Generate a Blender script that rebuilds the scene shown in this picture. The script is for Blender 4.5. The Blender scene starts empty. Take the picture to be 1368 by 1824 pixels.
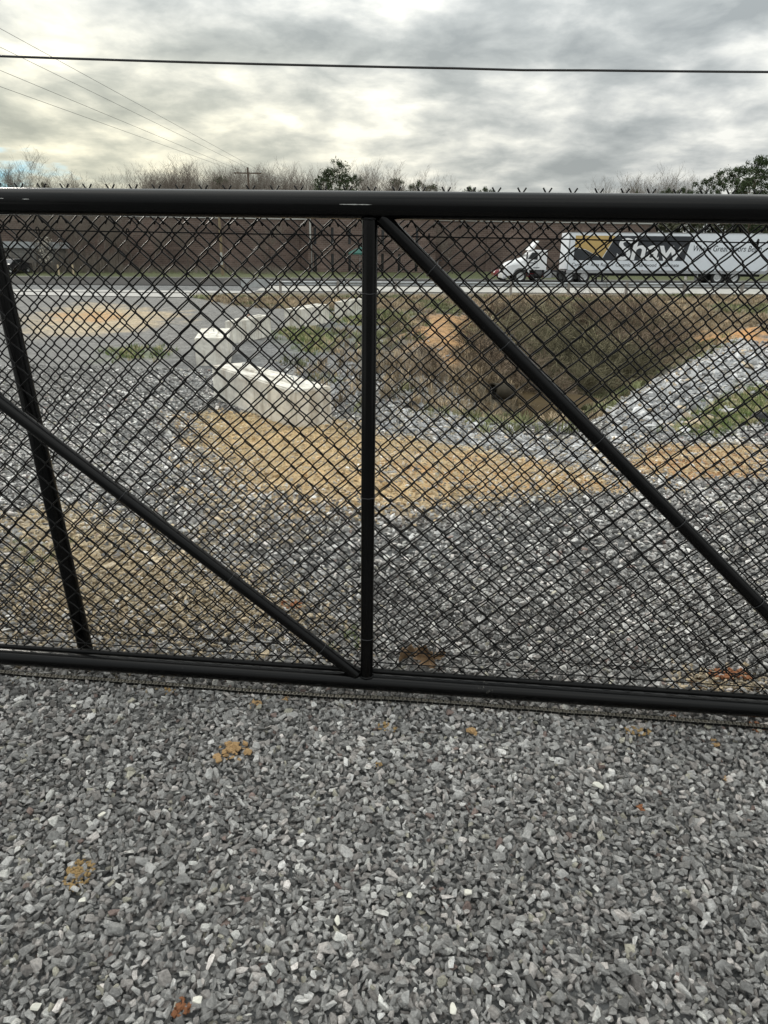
import bpy, bmesh, math, random
import numpy as np
from mathutils import Vector, Matrix, Euler
random.seed(7); rng = np.random.default_rng(7)
S = bpy.context.scene
COL = S.collection
R = math.radians

# ------------------------------------------------------------------ camera
FPX, CAMZ = 1200., 1.48
PITCH = math.atan((912-445)/FPX); ROLL = 0.0165
cd = bpy.data.cameras.new('camera'); cam = bpy.data.objects.new('camera', cd); COL.objects.link(cam)
cd.sensor_fit = 'HORIZONTAL'; cd.sensor_width = 36; cd.lens = FPX/1368*36
cd.clip_start = .05; cd.clip_end = 6000
fw = Vector((0, math.cos(PITCH), -math.sin(PITCH))); up0 = Vector((0, math.sin(PITCH), math.cos(PITCH))); rt0 = Vector((1, 0, 0))
rt = rt0*math.cos(ROLL)+up0*math.sin(-ROLL)*-1 if False else rt0*math.cos(ROLL)+up0*math.sin(ROLL)
up = up0*math.cos(ROLL)-rt0*math.sin(ROLL)
cam.matrix_world = Matrix((( rt.x, up.x, -fw.x, 0), (rt.y, up.y, -fw.y, 0), (rt.z, up.z, -fw.z, CAMZ), (0, 0, 0, 1)))
S.camera = cam
S.render.resolution_x = 768; S.render.resolution_y = 1024
# ------------------------------------------------------------------ colour management
S.view_settings.view_transform = 'Standard'; S.view_settings.look = 'None'
S.view_settings.exposure = 0.48; S.view_settings.gamma = 1; S.view_settings.use_curve_mapping = False

# ------------------------------------------------------------------ world: overcast sky with breaks
SUN_AZ, SUN_EL = R(-38), R(24)          # azimuth from +Y towards +X
w = bpy.data.worlds.new('World'); S.world = w; w.use_nodes = True
def build_world():
    nt = w.node_tree; nt.nodes.clear(); N = nt.nodes.new; L = nt.links.new
    def math_(op, a, b=None, c=None, clamp=False):
        n = N('ShaderNodeMath'); n.operation = op; n.use_clamp = clamp
        for i, q in enumerate((a, b, c)):
            if q is None: continue
            if isinstance(q, (int, float)): n.inputs[i].default_value = q
            else: L(q, n.inputs[i])
        return n.outputs[0]
    def ramp(f, stops):
        n = N('ShaderNodeValToRGB'); e = n.color_ramp.elements
        while len(e) < len(stops): e.new(.5)
        for el, (p, c) in zip(e, stops): el.position = p; el.color = (*c, 1) if len(c) == 3 else c
        L(f, n.inputs[0]); return n.outputs[0]
    def mix(f, a, b, mode='MIX'):
        n = N('ShaderNodeMix'); n.data_type = 'RGBA'; n.blend_type = mode
        for s, q in ((0, f), (6, a), (7, b)):
            if isinstance(q, (int, float)): n.inputs[s].default_value = q
            elif isinstance(q, tuple): n.inputs[s].default_value = (*q, 1)
            else: L(q, n.inputs[s])
        return n.outputs[2]
    tc = N('ShaderNodeTexCoord'); sep = N('ShaderNodeSeparateXYZ'); L(tc.outputs['Generated'], sep.inputs[0])
    X, Y, Z = sep.outputs
    zc = math_('MAXIMUM', Z, 0.0)
    den = math_('ADD', zc, 0.21)
    cmb = N('ShaderNodeCombineXYZ'); L(math_('DIVIDE', X, den), cmb.inputs[0]); L(math_('DIVIDE', Y, den), cmb.inputs[1])
    def noise(scale, det, rough, off, dist=0.):
        m = N('ShaderNodeMapping'); L(cmb.outputs[0], m.inputs[0]); m.inputs['Location'].default_value = off
        n = N('ShaderNodeTexNoise'); L(m.outputs[0], n.inputs['Vector'])
        n.inputs['Scale'].default_value = scale; n.inputs['Detail'].default_value = det
        n.inputs['Roughness'].default_value = rough; n.inputs['Distortion'].default_value = dist
        return n.outputs[0]
    n1 = noise(1.45, 9, .54, (3.1, 1.7, 0), .25)
    n2 = noise(4.6, 8, .55, (7.3, 4.4, 0), .2)
    n3 = noise(.33, 3, .5, (1.3, 9.4, 0))
    dsum = math_('ADD', math_('MULTIPLY', n1, .60), math_('ADD', math_('MULTIPLY', n2, .40), math_('MULTIPLY', n3, .14)))
    cloud = ramp(dsum, [(.46, (.62, .62, .585)), (.51, (.49, .50, .48)), (.555, (.395, .41, .405)), (.61, (.30, .32, .322)), (.69, (.215, .235, .242))])
    # overcast luminance grows towards the zenith
    zen = math_('MULTIPLY_ADD', zc, 2.5, .78)
    zc_ = N('ShaderNodeCombineColor'); [L(zen, zc_.inputs[i]) for i in range(3)]
    cloud = mix(1., cloud, zc_.outputs[0], 'MULTIPLY')
    # glow of the hidden low sun on the clouds around it
    sd = Vector((math.sin(R(-26)), math.cos(R(-26)), .1)).normalized()
    vm = N('ShaderNodeVectorMath'); vm.operation = 'DOT_PRODUCT'; L(tc.outputs['Generated'], vm.inputs[0]); vm.inputs[1].default_value = sd
    g = math_('POWER', math_('MAXIMUM', vm.outputs['Value'], 0.), 9.)
    low = math_('SUBTRACT', 1., math_('MULTIPLY', zc, 3.4), clamp=True)
    gl = math_('MULTIPLY', g, low)
    cloud = mix(math_('MULTIPLY', gl, .95), cloud, mix(1., cloud, (1.78, 1.62, 1.16), 'MULTIPLY'))
    horiz = math_('POWER', math_('SUBTRACT', 1., zc, clamp=True), 16.)
    cloud = mix(math_('MULTIPLY', horiz, .45), cloud, (.68, .70, .66))
    bg = N('ShaderNodeBackground'); L(cloud, bg.inputs[0]); bg.inputs[1].default_value = 1.0
    sky = N('ShaderNodeTexSky'); sky.sky_type = 'NISHITA'; sky.sun_disc = False
    sky.sun_elevation = SUN_EL; sky.sun_rotation = SUN_AZ; sky.air_density = 1.2
    bs = N('ShaderNodeBackground'); L(mix(1., sky.outputs[0], (.17, .36, .66), 'MULTIPLY'), bs.inputs[0]); bs.inputs[1].default_value = .1
    # break in the clouds, low on the left
    bd = Vector((-.62, 1.0, .085)).normalized()
    v2 = N('ShaderNodeVectorMath'); v2.operation = 'SUBTRACT'; L(tc.outputs['Generated'], v2.inputs[0]); v2.inputs[1].default_value = bd
    v3 = N('ShaderNodeVectorMath'); v3.operation = 'MULTIPLY'; L(v2.outputs[0], v3.inputs[0]); v3.inputs[1].default_value = (7., 7., 30.)
    v4 = N('ShaderNodeVectorMath'); v4.operation = 'LENGTH'; L(v3.outputs[0], v4.inputs[0])
    br = math_('ADD', v4.outputs['Value'], math_('MULTIPLY_ADD', n2, 2.2, -1.1))
    hole = ramp(br, [(.50, (1, 1, 1)), (.98, (0, 0, 0))])
    f = math_('SUBTRACT', 1., hole, clamp=True)
    ms = N('ShaderNodeMixShader'); L(f, ms.inputs[0]); L(bs.outputs[0], ms.inputs[1]); L(bg.outputs[0], ms.inputs[2])
    o = N('ShaderNodeOutputWorld'); L(ms.outputs[0], o.inputs[0])
build_world()
sl = bpy.data.lights.new('sun', 'SUN'); sun = bpy.data.objects.new('sun', sl); COL.objects.link(sun)
sl.energy = 1.3; sl.angle = R(14); sl.color = (1, .94, .84)
dirv = Vector((math.sin(SUN_AZ)*math.cos(SUN_EL), math.cos(SUN_AZ)*math.cos(SUN_EL), math.sin(SUN_EL)))
sun.rotation_euler = dirv.to_track_quat('Z', 'Y').to_euler(); sun.location = (0, 0, 30)

# ------------------------------------------------------------------ numeric helpers
def ss(a, b, t):
    t = np.clip((t-a)/(b-a), 0, 1); return t*t*(3-2*t)
def _hash(ix, iy, seed):
    n = (ix.astype(np.int64)*374761393+iy.astype(np.int64)*668265263+seed*974711) & 0x7fffffff
    n = ((n ^ (n >> 13))*1274126177) & 0x7fffffff
    return ((n ^ (n >> 16)) & 0xffff)/65535.
def vn(x, y, seed=0):
    x = np.asarray(x, float); y = np.asarray(y, float)
    ix, iy = np.floor(x), np.floor(y); fx, fy = x-ix, y-iy
    fx = fx*fx*(3-2*fx); fy = fy*fy*(3-2*fy)
    a = _hash(ix, iy, seed); b = _hash(ix+1, iy, seed); c = _hash(ix, iy+1, seed); d = _hash(ix+1, iy+1, seed)
    return (a*(1-fx)+b*fx)*(1-fy)+(c*(1-fx)+d*fx)*fy
def fbm(x, y, seed=0, oct=4):
    s = 0; a = .5; t = 0
    for i in range(oct):
        s = s+a*vn(x*2**i+13.7*i, y*2**i+5.1*i, seed+i); t += a; a *= .55
    return s/t
def height(x, y):
    x = np.asarray(x, float); y = np.asarray(y, float)
    z = -.85*ss(2.6, 9.5, y)-.4*ss(12, 45, y)+.30*ss(47, 54, y)
    z = z+np.clip(x, -40, 60)*.0095*ss(35, 50, y)
    z = z+ss(64, 76, y)*.25+ss(150, 500, y)*6*vn(x*.004, y*.004, 3)
    xl = .3+.07*(y-9.5); xr = 3.3+.62*(y-8.8)
    d = ss(9.0, 12.6, y)*ss(xl-.3, xl+3.0, x)*(1-ss(xr-3.6, xr+.2, x))*(1-ss(19, 43, y))
    z = z-1.45*d
    near = 1-ss(30, 45, y)
    z = z+near*ss(2.4, 6, y)*(fbm(x*.8, y*.8, 11)-.5)*.16+near*(fbm(x*2.2, y*2.2, 17)-.5)*.03
    # spoil mound on the left shoulder of the ditch
    z = z+.75*np.exp(-(((x-1.9)/1.5)**2+((y-17.5)/3.2)**2))
    return z
def ray(u, v):
    x = (u-684)/FPX; y = -(v-912)/FPX
    return fw+rt*x+up*y
def G(u, v):
    d = ray(u, v); t = np.geomspace(.8, 400, 6000)
    z = CAMZ+d.z*t; k = int(np.argmax(z < height(d.x*t, d.y*t)))
    return (d.x*t[k], d.y*t[k], float(height(d.x*t[k], d.y*t[k])))
def at(u, v, Y):
    d = ray(u, v); return Vector((d.x*Y/d.y, Y, CAMZ+d.z*Y/d.y))
def hz(x, y): return float(height(x, y))

# ------------------------------------------------------------------ object helpers
def tag(o, label=None, cat=None, group=None, kind=None):
    for k, v in (('label', label), ('category', cat), ('group', group), ('kind', kind)):
        if v: o[k] = v
    return o
def link(name, me, mat=None, parent=None, smooth=False):
    if mat and not me.materials: me.materials.append(mat)
    o = bpy.data.objects.new(name, me); COL.objects.link(o)
    if parent: o.parent = parent
    if smooth: me.shade_smooth()
    return o
def empty(name, label, cat, loc=(0, 0, 0), rz=0, group=None):
    o = bpy.data.objects.new(name, None); COL.objects.link(o); o.location = loc; o.rotation_euler = (0, 0, rz)
    o.empty_display_size = .2
    return tag(o, label, cat, group)
class MB:
    def __init__(s): s.v = []; s.f = []
    def box(s, c, d, rz=0, taper=1.):
        i = len(s.v); cs, sn = math.cos(rz), math.sin(rz)
        for z in (-.5, .5):
            k = taper if z > 0 else 1.
            for x, y in ((-.5, -.5), (.5, -.5), (.5, .5), (-.5, .5)):
                X, Y = x*d[0]*k, y*d[1]*k
                s.v.append((c[0]+X*cs-Y*sn, c[1]+X*sn+Y*cs, c[2]+z*d[2]))
        s.f += [tuple(i+q for q in f) for f in ((3, 2, 1, 0), (4, 5, 6, 7), (0, 1, 5, 4), (1, 2, 6, 5), (2, 3, 7, 6), (3, 0, 4, 7))]
        return s
    def tube(s, pts, r, n=8, caps=True):
        pts = [Vector(p) for p in pts]; i0 = len(s.v); m = len(pts)
        t0 = (pts[1]-pts[0]).normalized(); a = Vector((0, 0, 1)) if abs(t0.z) < .9 else Vector((1, 0, 0))
        u = t0.cross(a).normalized()
        for k, p in enumerate(pts):
            t = (pts[min(k+1, m-1)]-pts[max(k-1, 0)]).normalized()
            u = (u-t*u.dot(t)).normalized(); w_ = t.cross(u)
            rr = r[k] if hasattr(r, '__len__') else r
            for j in range(n):
                an = 2*math.pi*j/n; s.v.append(tuple(p+u*math.cos(an)*rr+w_*math.sin(an)*rr))
        for k in range(m-1):
            for j in range(n):
                a_, b_ = i0+k*n+j, i0+k*n+(j+1) % n
                s.f.append((a_, b_, b_+n, a_+n))
        if caps:
            s.f.append(tuple(i0+j for j in reversed(range(n)))); s.f.append(tuple(i0+(m-1)*n+j for j in range(n)))
        return s
    def prism(s, poly, y0, y1):            # poly in x,z, extruded along y
        i = len(s.v); n = len(poly)
        for y in (y0, y1):
            for (x, z) in poly: s.v.append((x, y, z))
        s.f.append(tuple(i+j for j in range(n))); s.f.append(tuple(i+n+j for j in reversed(range(n))))
        for j in range(n): s.f.append((i+j, i+n+j, i+n+(j+1) % n, i+(j+1) % n))
        return s
    def mesh(s, name, fix=True):
        me = bpy.data.meshes.new(name); me.from_pydata(s.v, [], s.f); me.update()
        if fix:
            bm = bmesh.new(); bm.from_mesh(me); bmesh.ops.recalc_face_normals(bm, faces=bm.faces); bm.to_mesh(me); bm.free()
        return me
    def build(s, name, mat, parent=None, smooth=False, bevel=0., seg=2, fix=True):
        me = s.mesh(name, fix)
        if bevel:
            bm = bmesh.new(); bm.from_mesh(me)
            bmesh.ops.bevel(bm, geom=bm.edges[:], offset=bevel, segments=seg, affect='EDGES', profile=.6); bm.to_mesh(me); bm.free()
        o = link(name, me, mat, parent, smooth)
        if smooth and bevel == 0: me.set_sharp_from_angle(angle=R(50))
        return o
def child_copy(src, parent, loc=None, rot=None, scale=None):
    c = src.copy(); COL.objects.link(c); c.parent = parent
    if loc is not None: c.location = loc
    if rot is not None: c.rotation_euler = rot
    if scale is not None: c.scale = scale
    return c

# ------------------------------------------------------------------ materials
def mat(name, col=(.5, .5, .5), rough=.6, metal=0., noise=None, bump=0., bscale=40., attr=None, spec=.5, coat=0., instancer=False, var=.25, rvar=0., emission=None):
    m = bpy.data.materials.new(name); m.use_nodes = True; nt = m.node_tree; b = nt.nodes['Principled BSDF']
    b.inputs['Roughness'].default_value = rough; b.inputs['Metallic'].default_value = metal
    b.inputs['Specular IOR Level'].default_value = spec; b.inputs['Coat Weight'].default_value = coat; b.inputs['Coat Roughness'].default_value = .12
    N = nt.nodes.new; L = nt.links.new
    tc = N('ShaderNodeTexCoord')
    base = None
    if attr:
        a = N('ShaderNodeAttribute'); a.attribute_name = attr; a.attribute_type = 'INSTANCER' if instancer else 'GEOMETRY'
        base = a.outputs['Color']
    if noise or rvar or bump:
        nz = N('ShaderNodeTexNoise'); nz.inputs['Scale'].default_value = noise or bscale; nz.inputs['Detail'].default_value = 6; nz.inputs['Roughness'].default_value = .65
        L(tc.outputs['Object'], nz.inputs['Vector'])
    if noise:
        mr = N('ShaderNodeMapRange'); mr.inputs[1].default_value = .3; mr.inputs[2].default_value = .7
        mr.inputs[3].default_value = 1-var; mr.inputs[4].default_value = 1+var; L(nz.outputs[0], mr.inputs[0])
        mx = N('ShaderNodeMix'); mx.data_type = 'RGBA'; mx.blend_type = 'MULTIPLY'; mx.inputs[0].default_value = 1
        if base is not None: L(base, mx.inputs[6])
        else: mx.inputs[6].default_value = (*col, 1)
        cc = N('ShaderNodeCombineColor'); [L(mr.outputs[0], cc.inputs[i]) for i in range(3)]
        L(cc.outputs[0], mx.inputs[7]); base = mx.outputs[2]
    if base is not None: L(base, b.inputs['Base Color'])
    else: b.inputs['Base Color'].default_value = (*col, 1)
    if rvar:
        m2 = N('ShaderNodeMapRange'); m2.inputs[1].default_value = .3; m2.inputs[2].default_value = .7
        m2.inputs[3].default_value = max(.02, rough-rvar); m2.inputs[4].default_value = rough+rvar; L(nz.outputs[0], m2.inputs[0]); L(m2.outputs[0], b.inputs['Roughness'])
    if bump:
        n2 = N('ShaderNodeTexNoise'); n2.inputs['Scale'].default_value = bscale; n2.inputs['Detail'].default_value = 8; n2.inputs['Roughness'].default_value = .7
        L(tc.outputs['Object'], n2.inputs['Vector'])
        bp = N('ShaderNodeBump'); bp.inputs['Strength'].default_value = 1; bp.inputs['Distance'].default_value = bump
        L(n2.outputs[0], bp.inputs['Height']); L(bp.outputs[0], b.inputs['Normal'])
    return m
def paint_material():
    # black gloss enamel with dust specks and small chips showing pale primer
    m = mat('black_enamel', (.0015, .0015, .0016), .19, noise=9, var=.3, rvar=.07, bump=.0004, bscale=28, spec=.19)
    nt = m.node_tree; b = nt.nodes['Principled BSDF']; N = nt.nodes.new; L = nt.links.new
    tc = [n for n in nt.nodes if n.type == 'TEX_COORD'][0]
    mp = N('ShaderNodeMapping'); mp.inputs['Scale'].default_value = (1, 1, 1); L(tc.outputs['Object'], mp.inputs[0])
    n1 = N('ShaderNodeTexNoise'); n1.inputs['Scale'].default_value = 55; n1.inputs['Detail'].default_value = 5; n1.inputs['Roughness'].default_value = .8; L(mp.outputs[0], n1.inputs['Vector'])
    n2 = N('ShaderNodeTexNoise'); n2.inputs['Scale'].default_value = 4.; n2.inputs['Detail'].default_value = 2; L(mp.outputs[0], n2.inputs['Vector'])
    a = N('ShaderNodeMath'); a.operation = 'MULTIPLY'; L(n1.outputs[0], a.inputs[0]); L(n2.outputs[0], a.inputs[1])
    r = N('ShaderNodeValToRGB'); r.color_ramp.elements[0].position = .425; r.color_ramp.elements[1].position = .455; L(a.outputs[0], r.inputs[0])
    old = b.inputs['Base Color'].links[0].from_socket
    mx = N('ShaderNodeMix'); mx.data_type = 'RGBA'; L(r.outputs[0], mx.inputs[0]); L(old, mx.inputs[6]); mx.inputs[7].default_value = (.09, .085, .075, 1)
    L(mx.outputs[2], b.inputs['Base Color'])
    return m
M = {}
M['paint'] = paint_material()
M['wire'] = mat('vinyl_black_wire', (.004, .004, .004), .42, spec=.16, noise=60, var=.3, rvar=.08)
M['tie'] = mat('dull_tie_wire', (.035, .036, .038), .4, metal=.5)
M['primer'] = mat('bare_primer', (.42, .42, .40), .55, noise=90, var=.3)
M['chain'] = mat('oily_steel_chain', (.02, .02, .019), .5, metal=.75, noise=200, var=.35)
M['roller'] = mat('worn_steel_roller', (.30, .28, .24), .42, metal=.7, noise=150, var=.3)
M['concrete'] = mat('weathered_concrete', (.68, .655, .59), .9, noise=2.6, var=.32, bump=.012, bscale=14)
M['galv'] = mat('galvanised_steel', (.36, .38, .39), .55, metal=.25, noise=5, var=.2)
M['post'] = mat('weathered_post', (.26, .24, .22), .8, noise=4, var=.25)
M['white'] = mat('white_vehicle_paint', (.80, .81, .82), .3, coat=.3, noise=1.3, var=.06)
M['trailer'] = mat('white_trailer_skin', (.76, .80, .84), .42, noise=.8, var=.06)
M['gold'] = mat('gold_print', (.52, .36, .13), .45, noise=1.5, var=.08)
M['navy'] = mat('black_print', (.020, .024, .030), .42, noise=1.5, var=.15)
M['glass'] = mat('dark_glass', (.015, .018, .02), .08)
M['rubber'] = mat('tyre_rubber', (.018, .018, .018), .85)
M['rim'] = mat('pale_wheel_rim', (.62, .63, .63), .35, metal=.3)
M['chassis'] = mat('dark_chassis', (.03, .03, .032), .6, noise=4, var=.4)
M['alu'] = mat('grey_aluminium', (.40, .41, .42), .4, metal=.5)
M['red'] = mat('red_car_paint', (.24, .014, .025), .25, coat=.6)
M['blackcar'] = mat('black_car_paint', (.02, .02, .024), .25, coat=.6)
M['amber'] = mat('amber_marker', (.35, .10, .02), .3)
M['bark'] = mat('grey_bark', (.10, .085, .072), .9, noise=2, var=.3)
M['pbark'] = mat('pine_bark', (.11, .075, .055), .9, noise=2, var=.3)
M['woodpole'] = mat('pole_wood', (.10, .075, .055), .85, noise=2, var=.3)
M['cable'] = mat('black_cable', (.012, .012, .013), .6)
M['line'] = mat('grey_conductor', (.13, .13, .13), .6)
M['stone'] = mat('crushed_stone', rough=.88, attr='tone', instancer=True, noise=2.6, var=.36, bump=.007, bscale=5, spec=.3)
M['plant'] = mat('dry_plant', rough=.9, attr='tone', instancer=True, spec=.15)
M['clay'] = mat('ochre_clay', (.52, .34, .17), .92, noise=40, var=.35, bump=.004, bscale=60, spec=.2)
M['sand'] = mat('sandy_clay', (.47, .32, .15), .92, noise=60, var=.4, bump=.004, bscale=70, spec=.2)
M['redclay'] = mat('red_clay', (.36, .16, .08), .9, noise=50, var=.3, bump=.004, bscale=60, spec=.2)
M['leaf'] = mat('dry_brown_leaf', (.215, .135, .07), .6, noise=30, var=.35, bump=.002, bscale=70)
M['pale'] = mat('pale_quartz', (.68, .66, .58), .7, noise=30, var=.12, bump=.002, bscale=60)
M['water'] = mat('muddy_water', (.075, .055, .03), .7, spec=.02, noise=2, var=.2, bump=.002, bscale=8)
M['roof'] = mat('roof_membrane', (.55, .56, .55), .7)
M['coping'] = mat('grey_coping', (.42, .42, .40), .7)
M['teal'] = mat('teal_canopy_cloth', (.03, .11, .09), .8)
M['shed'] = mat('grey_boarding', (.20, .20, .19), .8, noise=2, var=.2)
def stain_blocks():
    m = M['concrete']; nt = m.node_tree; b = nt.nodes['Principled BSDF']; N = nt.nodes.new; L = nt.links.new
    tc = [n for n in nt.nodes if n.type == 'TEX_COORD'][0]; mp = N('ShaderNodeMapping'); mp.inputs['Scale'].default_value = (7, 7, 1.1); L(tc.outputs['Object'], mp.inputs[0])
    n1 = N('ShaderNodeTexNoise'); n1.inputs['Scale'].default_value = 1.; n1.inputs['Detail'].default_value = 5; L(mp.outputs[0], n1.inputs['Vector'])
    r = N('ShaderNodeValToRGB'); r.color_ramp.elements[0].position = .50; r.color_ramp.elements[1].position = .72; r.color_ramp.elements[1].color = (.75, .75, .75, 1); L(n1.outputs[0], r.inputs[0])
    old = b.inputs['Base Color'].links[0].from_socket; mx = N('ShaderNodeMix'); mx.data_type = 'RGBA'; L(r.outputs[0], mx.inputs[0]); L(old, mx.inputs[6]); mx.inputs[7].default_value = (.30, .25, .19, 1); L(mx.outputs[2], b.inputs['Base Color'])
stain_blocks()
def brick_material():
    m = bpy.data.materials.new('brown_brick'); m.use_nodes = True; nt = m.node_tree; b = nt.nodes['Principled BSDF']; N = nt.nodes.new; L = nt.links.new
    tc = N('ShaderNodeTexCoord'); mp = N('ShaderNodeMapping'); mp.inputs['Rotation'].default_value = (R(90), 0, 0); L(tc.outputs['Object'], mp.inputs[0])
    br = N('ShaderNodeTexBrick'); L(mp.outputs[0], br.inputs['Vector']); br.inputs['Scale'].default_value = 1
    br.inputs['Brick Width'].default_value = .4; br.inputs['Row Height'].default_value = .2; br.inputs['Mortar Size'].default_value = .012
    br.inputs['Color1'].default_value = (.100, .068, .056, 1); br.inputs['Color2'].default_value = (.140, .097, .080, 1); br.inputs['Mortar'].default_value = (.20, .17, .15, 1)
    nz = N('ShaderNodeTexNoise'); nz.inputs['Scale'].default_value = .35; nz.inputs['Detail'].default_value = 6; L(tc.outputs['Object'], nz.inputs['Vector'])
    mr = N('ShaderNodeMapRange'); mr.inputs[1].default_value = .3; mr.inputs[2].default_value = .7; mr.inputs[3].default_value = .72; mr.inputs[4].default_value = 1.3; L(nz.outputs[0], mr.inputs[0])
    # weathering in long courses
    m2 = N('ShaderNodeMapping'); m2.inputs['Scale'].default_value = (.05, 1, 2.2); L(tc.outputs['Object'], m2.inputs[0])
    n2 = N('ShaderNodeTexNoise'); n2.inputs['Scale'].default_value = 1.2; n2.inputs['Detail'].default_value = 4; L(m2.outputs[0], n2.inputs['Vector'])
    r2 = N('ShaderNodeMapRange'); r2.inputs[1].default_value = .35; r2.inputs[2].default_value = .65; r2.inputs[3].default_value = .85; r2.inputs[4].default_value = 1.15; L(n2.outputs[0], r2.inputs[0])
    k = N('ShaderNodeMath'); k.operation = 'MULTIPLY'; L(mr.outputs[0], k.inputs[0]); L(r2.outputs[0], k.inputs[1])
    cc = N('ShaderNodeCombineColor'); [L(k.outputs[0], cc.inputs[i]) for i in range(3)]
    mx = N('ShaderNodeMix'); mx.data_type = 'RGBA'; mx.blend_type = 'MULTIPLY'; mx.inputs[0].default_value = 1; L(br.outputs[0], mx.inputs[6]); L(cc.outputs[0], mx.inputs[7])
    L(mx.outputs[2], b.inputs['Base Color']); b.inputs['Roughness'].default_value = .9
    return m
M['brick'] = brick_material()
def ground_material():
    m = bpy.data.materials.new('yard_ground'); m.use_nodes = True; nt = m.node_tree; b = nt.nodes['Principled BSDF']; N = nt.nodes.new; L = nt.links.new
    a = N('ShaderNodeAttribute'); a.attribute_name = 'tone'; tc = N('ShaderNodeTexCoord')
    def vor(scale):
        v = N('ShaderNodeTexVoronoi'); v.inputs['Scale'].default_value = scale; L(tc.outputs['Object'], v.inputs['Vector'])
        s = N('ShaderNodeSeparateColor'); L(v.outputs['Color'], s.inputs[0]); return s.outputs[0], v.outputs['Distance']
    c1, d1 = vor(28); c2, d2 = vor(9)
    nz = N('ShaderNodeTexNoise'); nz.inputs['Scale'].default_value = 3.; nz.inputs['Detail'].default_value = 10; nz.inputs['Roughness'].default_value = .75; L(tc.outputs['Object'], nz.inputs['Vector'])
    def M_(op, x, y, z=None):
        n = N('ShaderNodeMath'); n.operation = op
        for i, q in enumerate((x, y, z)):
            if q is None: continue
            if isinstance(q, (int, float)): n.inputs[i].default_value = q
            else: L(q, n.inputs[i])
        return n.outputs[0]
    k = M_('ADD', M_('MULTIPLY', c1, .55), M_('ADD', M_('MULTIPLY', c2, .35), M_('MULTIPLY_ADD', nz.outputs[0], 1.5, -.20)))
    cc = N('ShaderNodeCombineColor'); [L(k, cc.inputs[i]) for i in range(3)]
    mx = N('ShaderNodeMix'); mx.data_type = 'RGBA'; mx.blend_type = 'MULTIPLY'; mx.inputs[0].default_value = 1; L(a.outputs['Color'], mx.inputs[6]); L(cc.outputs[0], mx.inputs[7])
    L(mx.outputs[2], b.inputs['Base Color']); b.inputs['Roughness'].default_value = .95; b.inputs['Specular IOR Level'].default_value = .2
    bp = N('ShaderNodeBump'); bp.inputs['Strength'].default_value = 1; bp.inputs['Distance'].default_value = .03
    L(M_('ADD', c1, M_('MULTIPLY', nz.outputs[0], 1.5)), bp.inputs['Height']); L(bp.outputs[0], b.inputs['Normal'])
    return m
M['ground'] = ground_material()

# ------------------------------------------------------------------ ground colour zones (world-space outlines)
def zone(pix): return np.array([G(u, v)[:2] for u, v in pix])
def inside(poly, x, y, soft):
    """signed-distance style weight 0..1 of points in polygon"""
    inn = np.zeros(x.shape, bool); dm = np.full(x.shape, 1e9); n = len(poly)
    for i in range(n):
        (x1, y1), (x2, y2) = poly[i], poly[(i+1) % n]
        c = ((y1 > y) != (y2 > y)) & (x < (x2-x1)*(y-y1)/((y2-y1) if y2 != y1 else 1e-9)+x1); inn ^= c
        t = np.clip(((x-x1)*(x2-x1)+(y-y1)*(y2-y1))/((x2-x1)**2+(y2-y1)**2+1e-9), 0, 1)
        dm = np.minimum(dm, np.hypot(x-x1-t*(x2-x1), y-y1-t*(y2-y1)))
    sd = np.where(inn, dm, -dm)
    return ss(-soft, soft, sd)
GREY = np.array((.165, .168, .168)); STRAW = np.array((.58, .425, .235)); ORANGE = np.array((.52, .275, .11)); GREEN = np.array((.12, .165, .055))
BROWN = np.array((.20, .165, .11)); RIP = np.array((.33, .34, .35)); TAN = np.array((.50, .40, .26)); DARKB = np.array((.105, .088, .058)); PALEG = np.array((.20, .195, .185))
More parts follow.
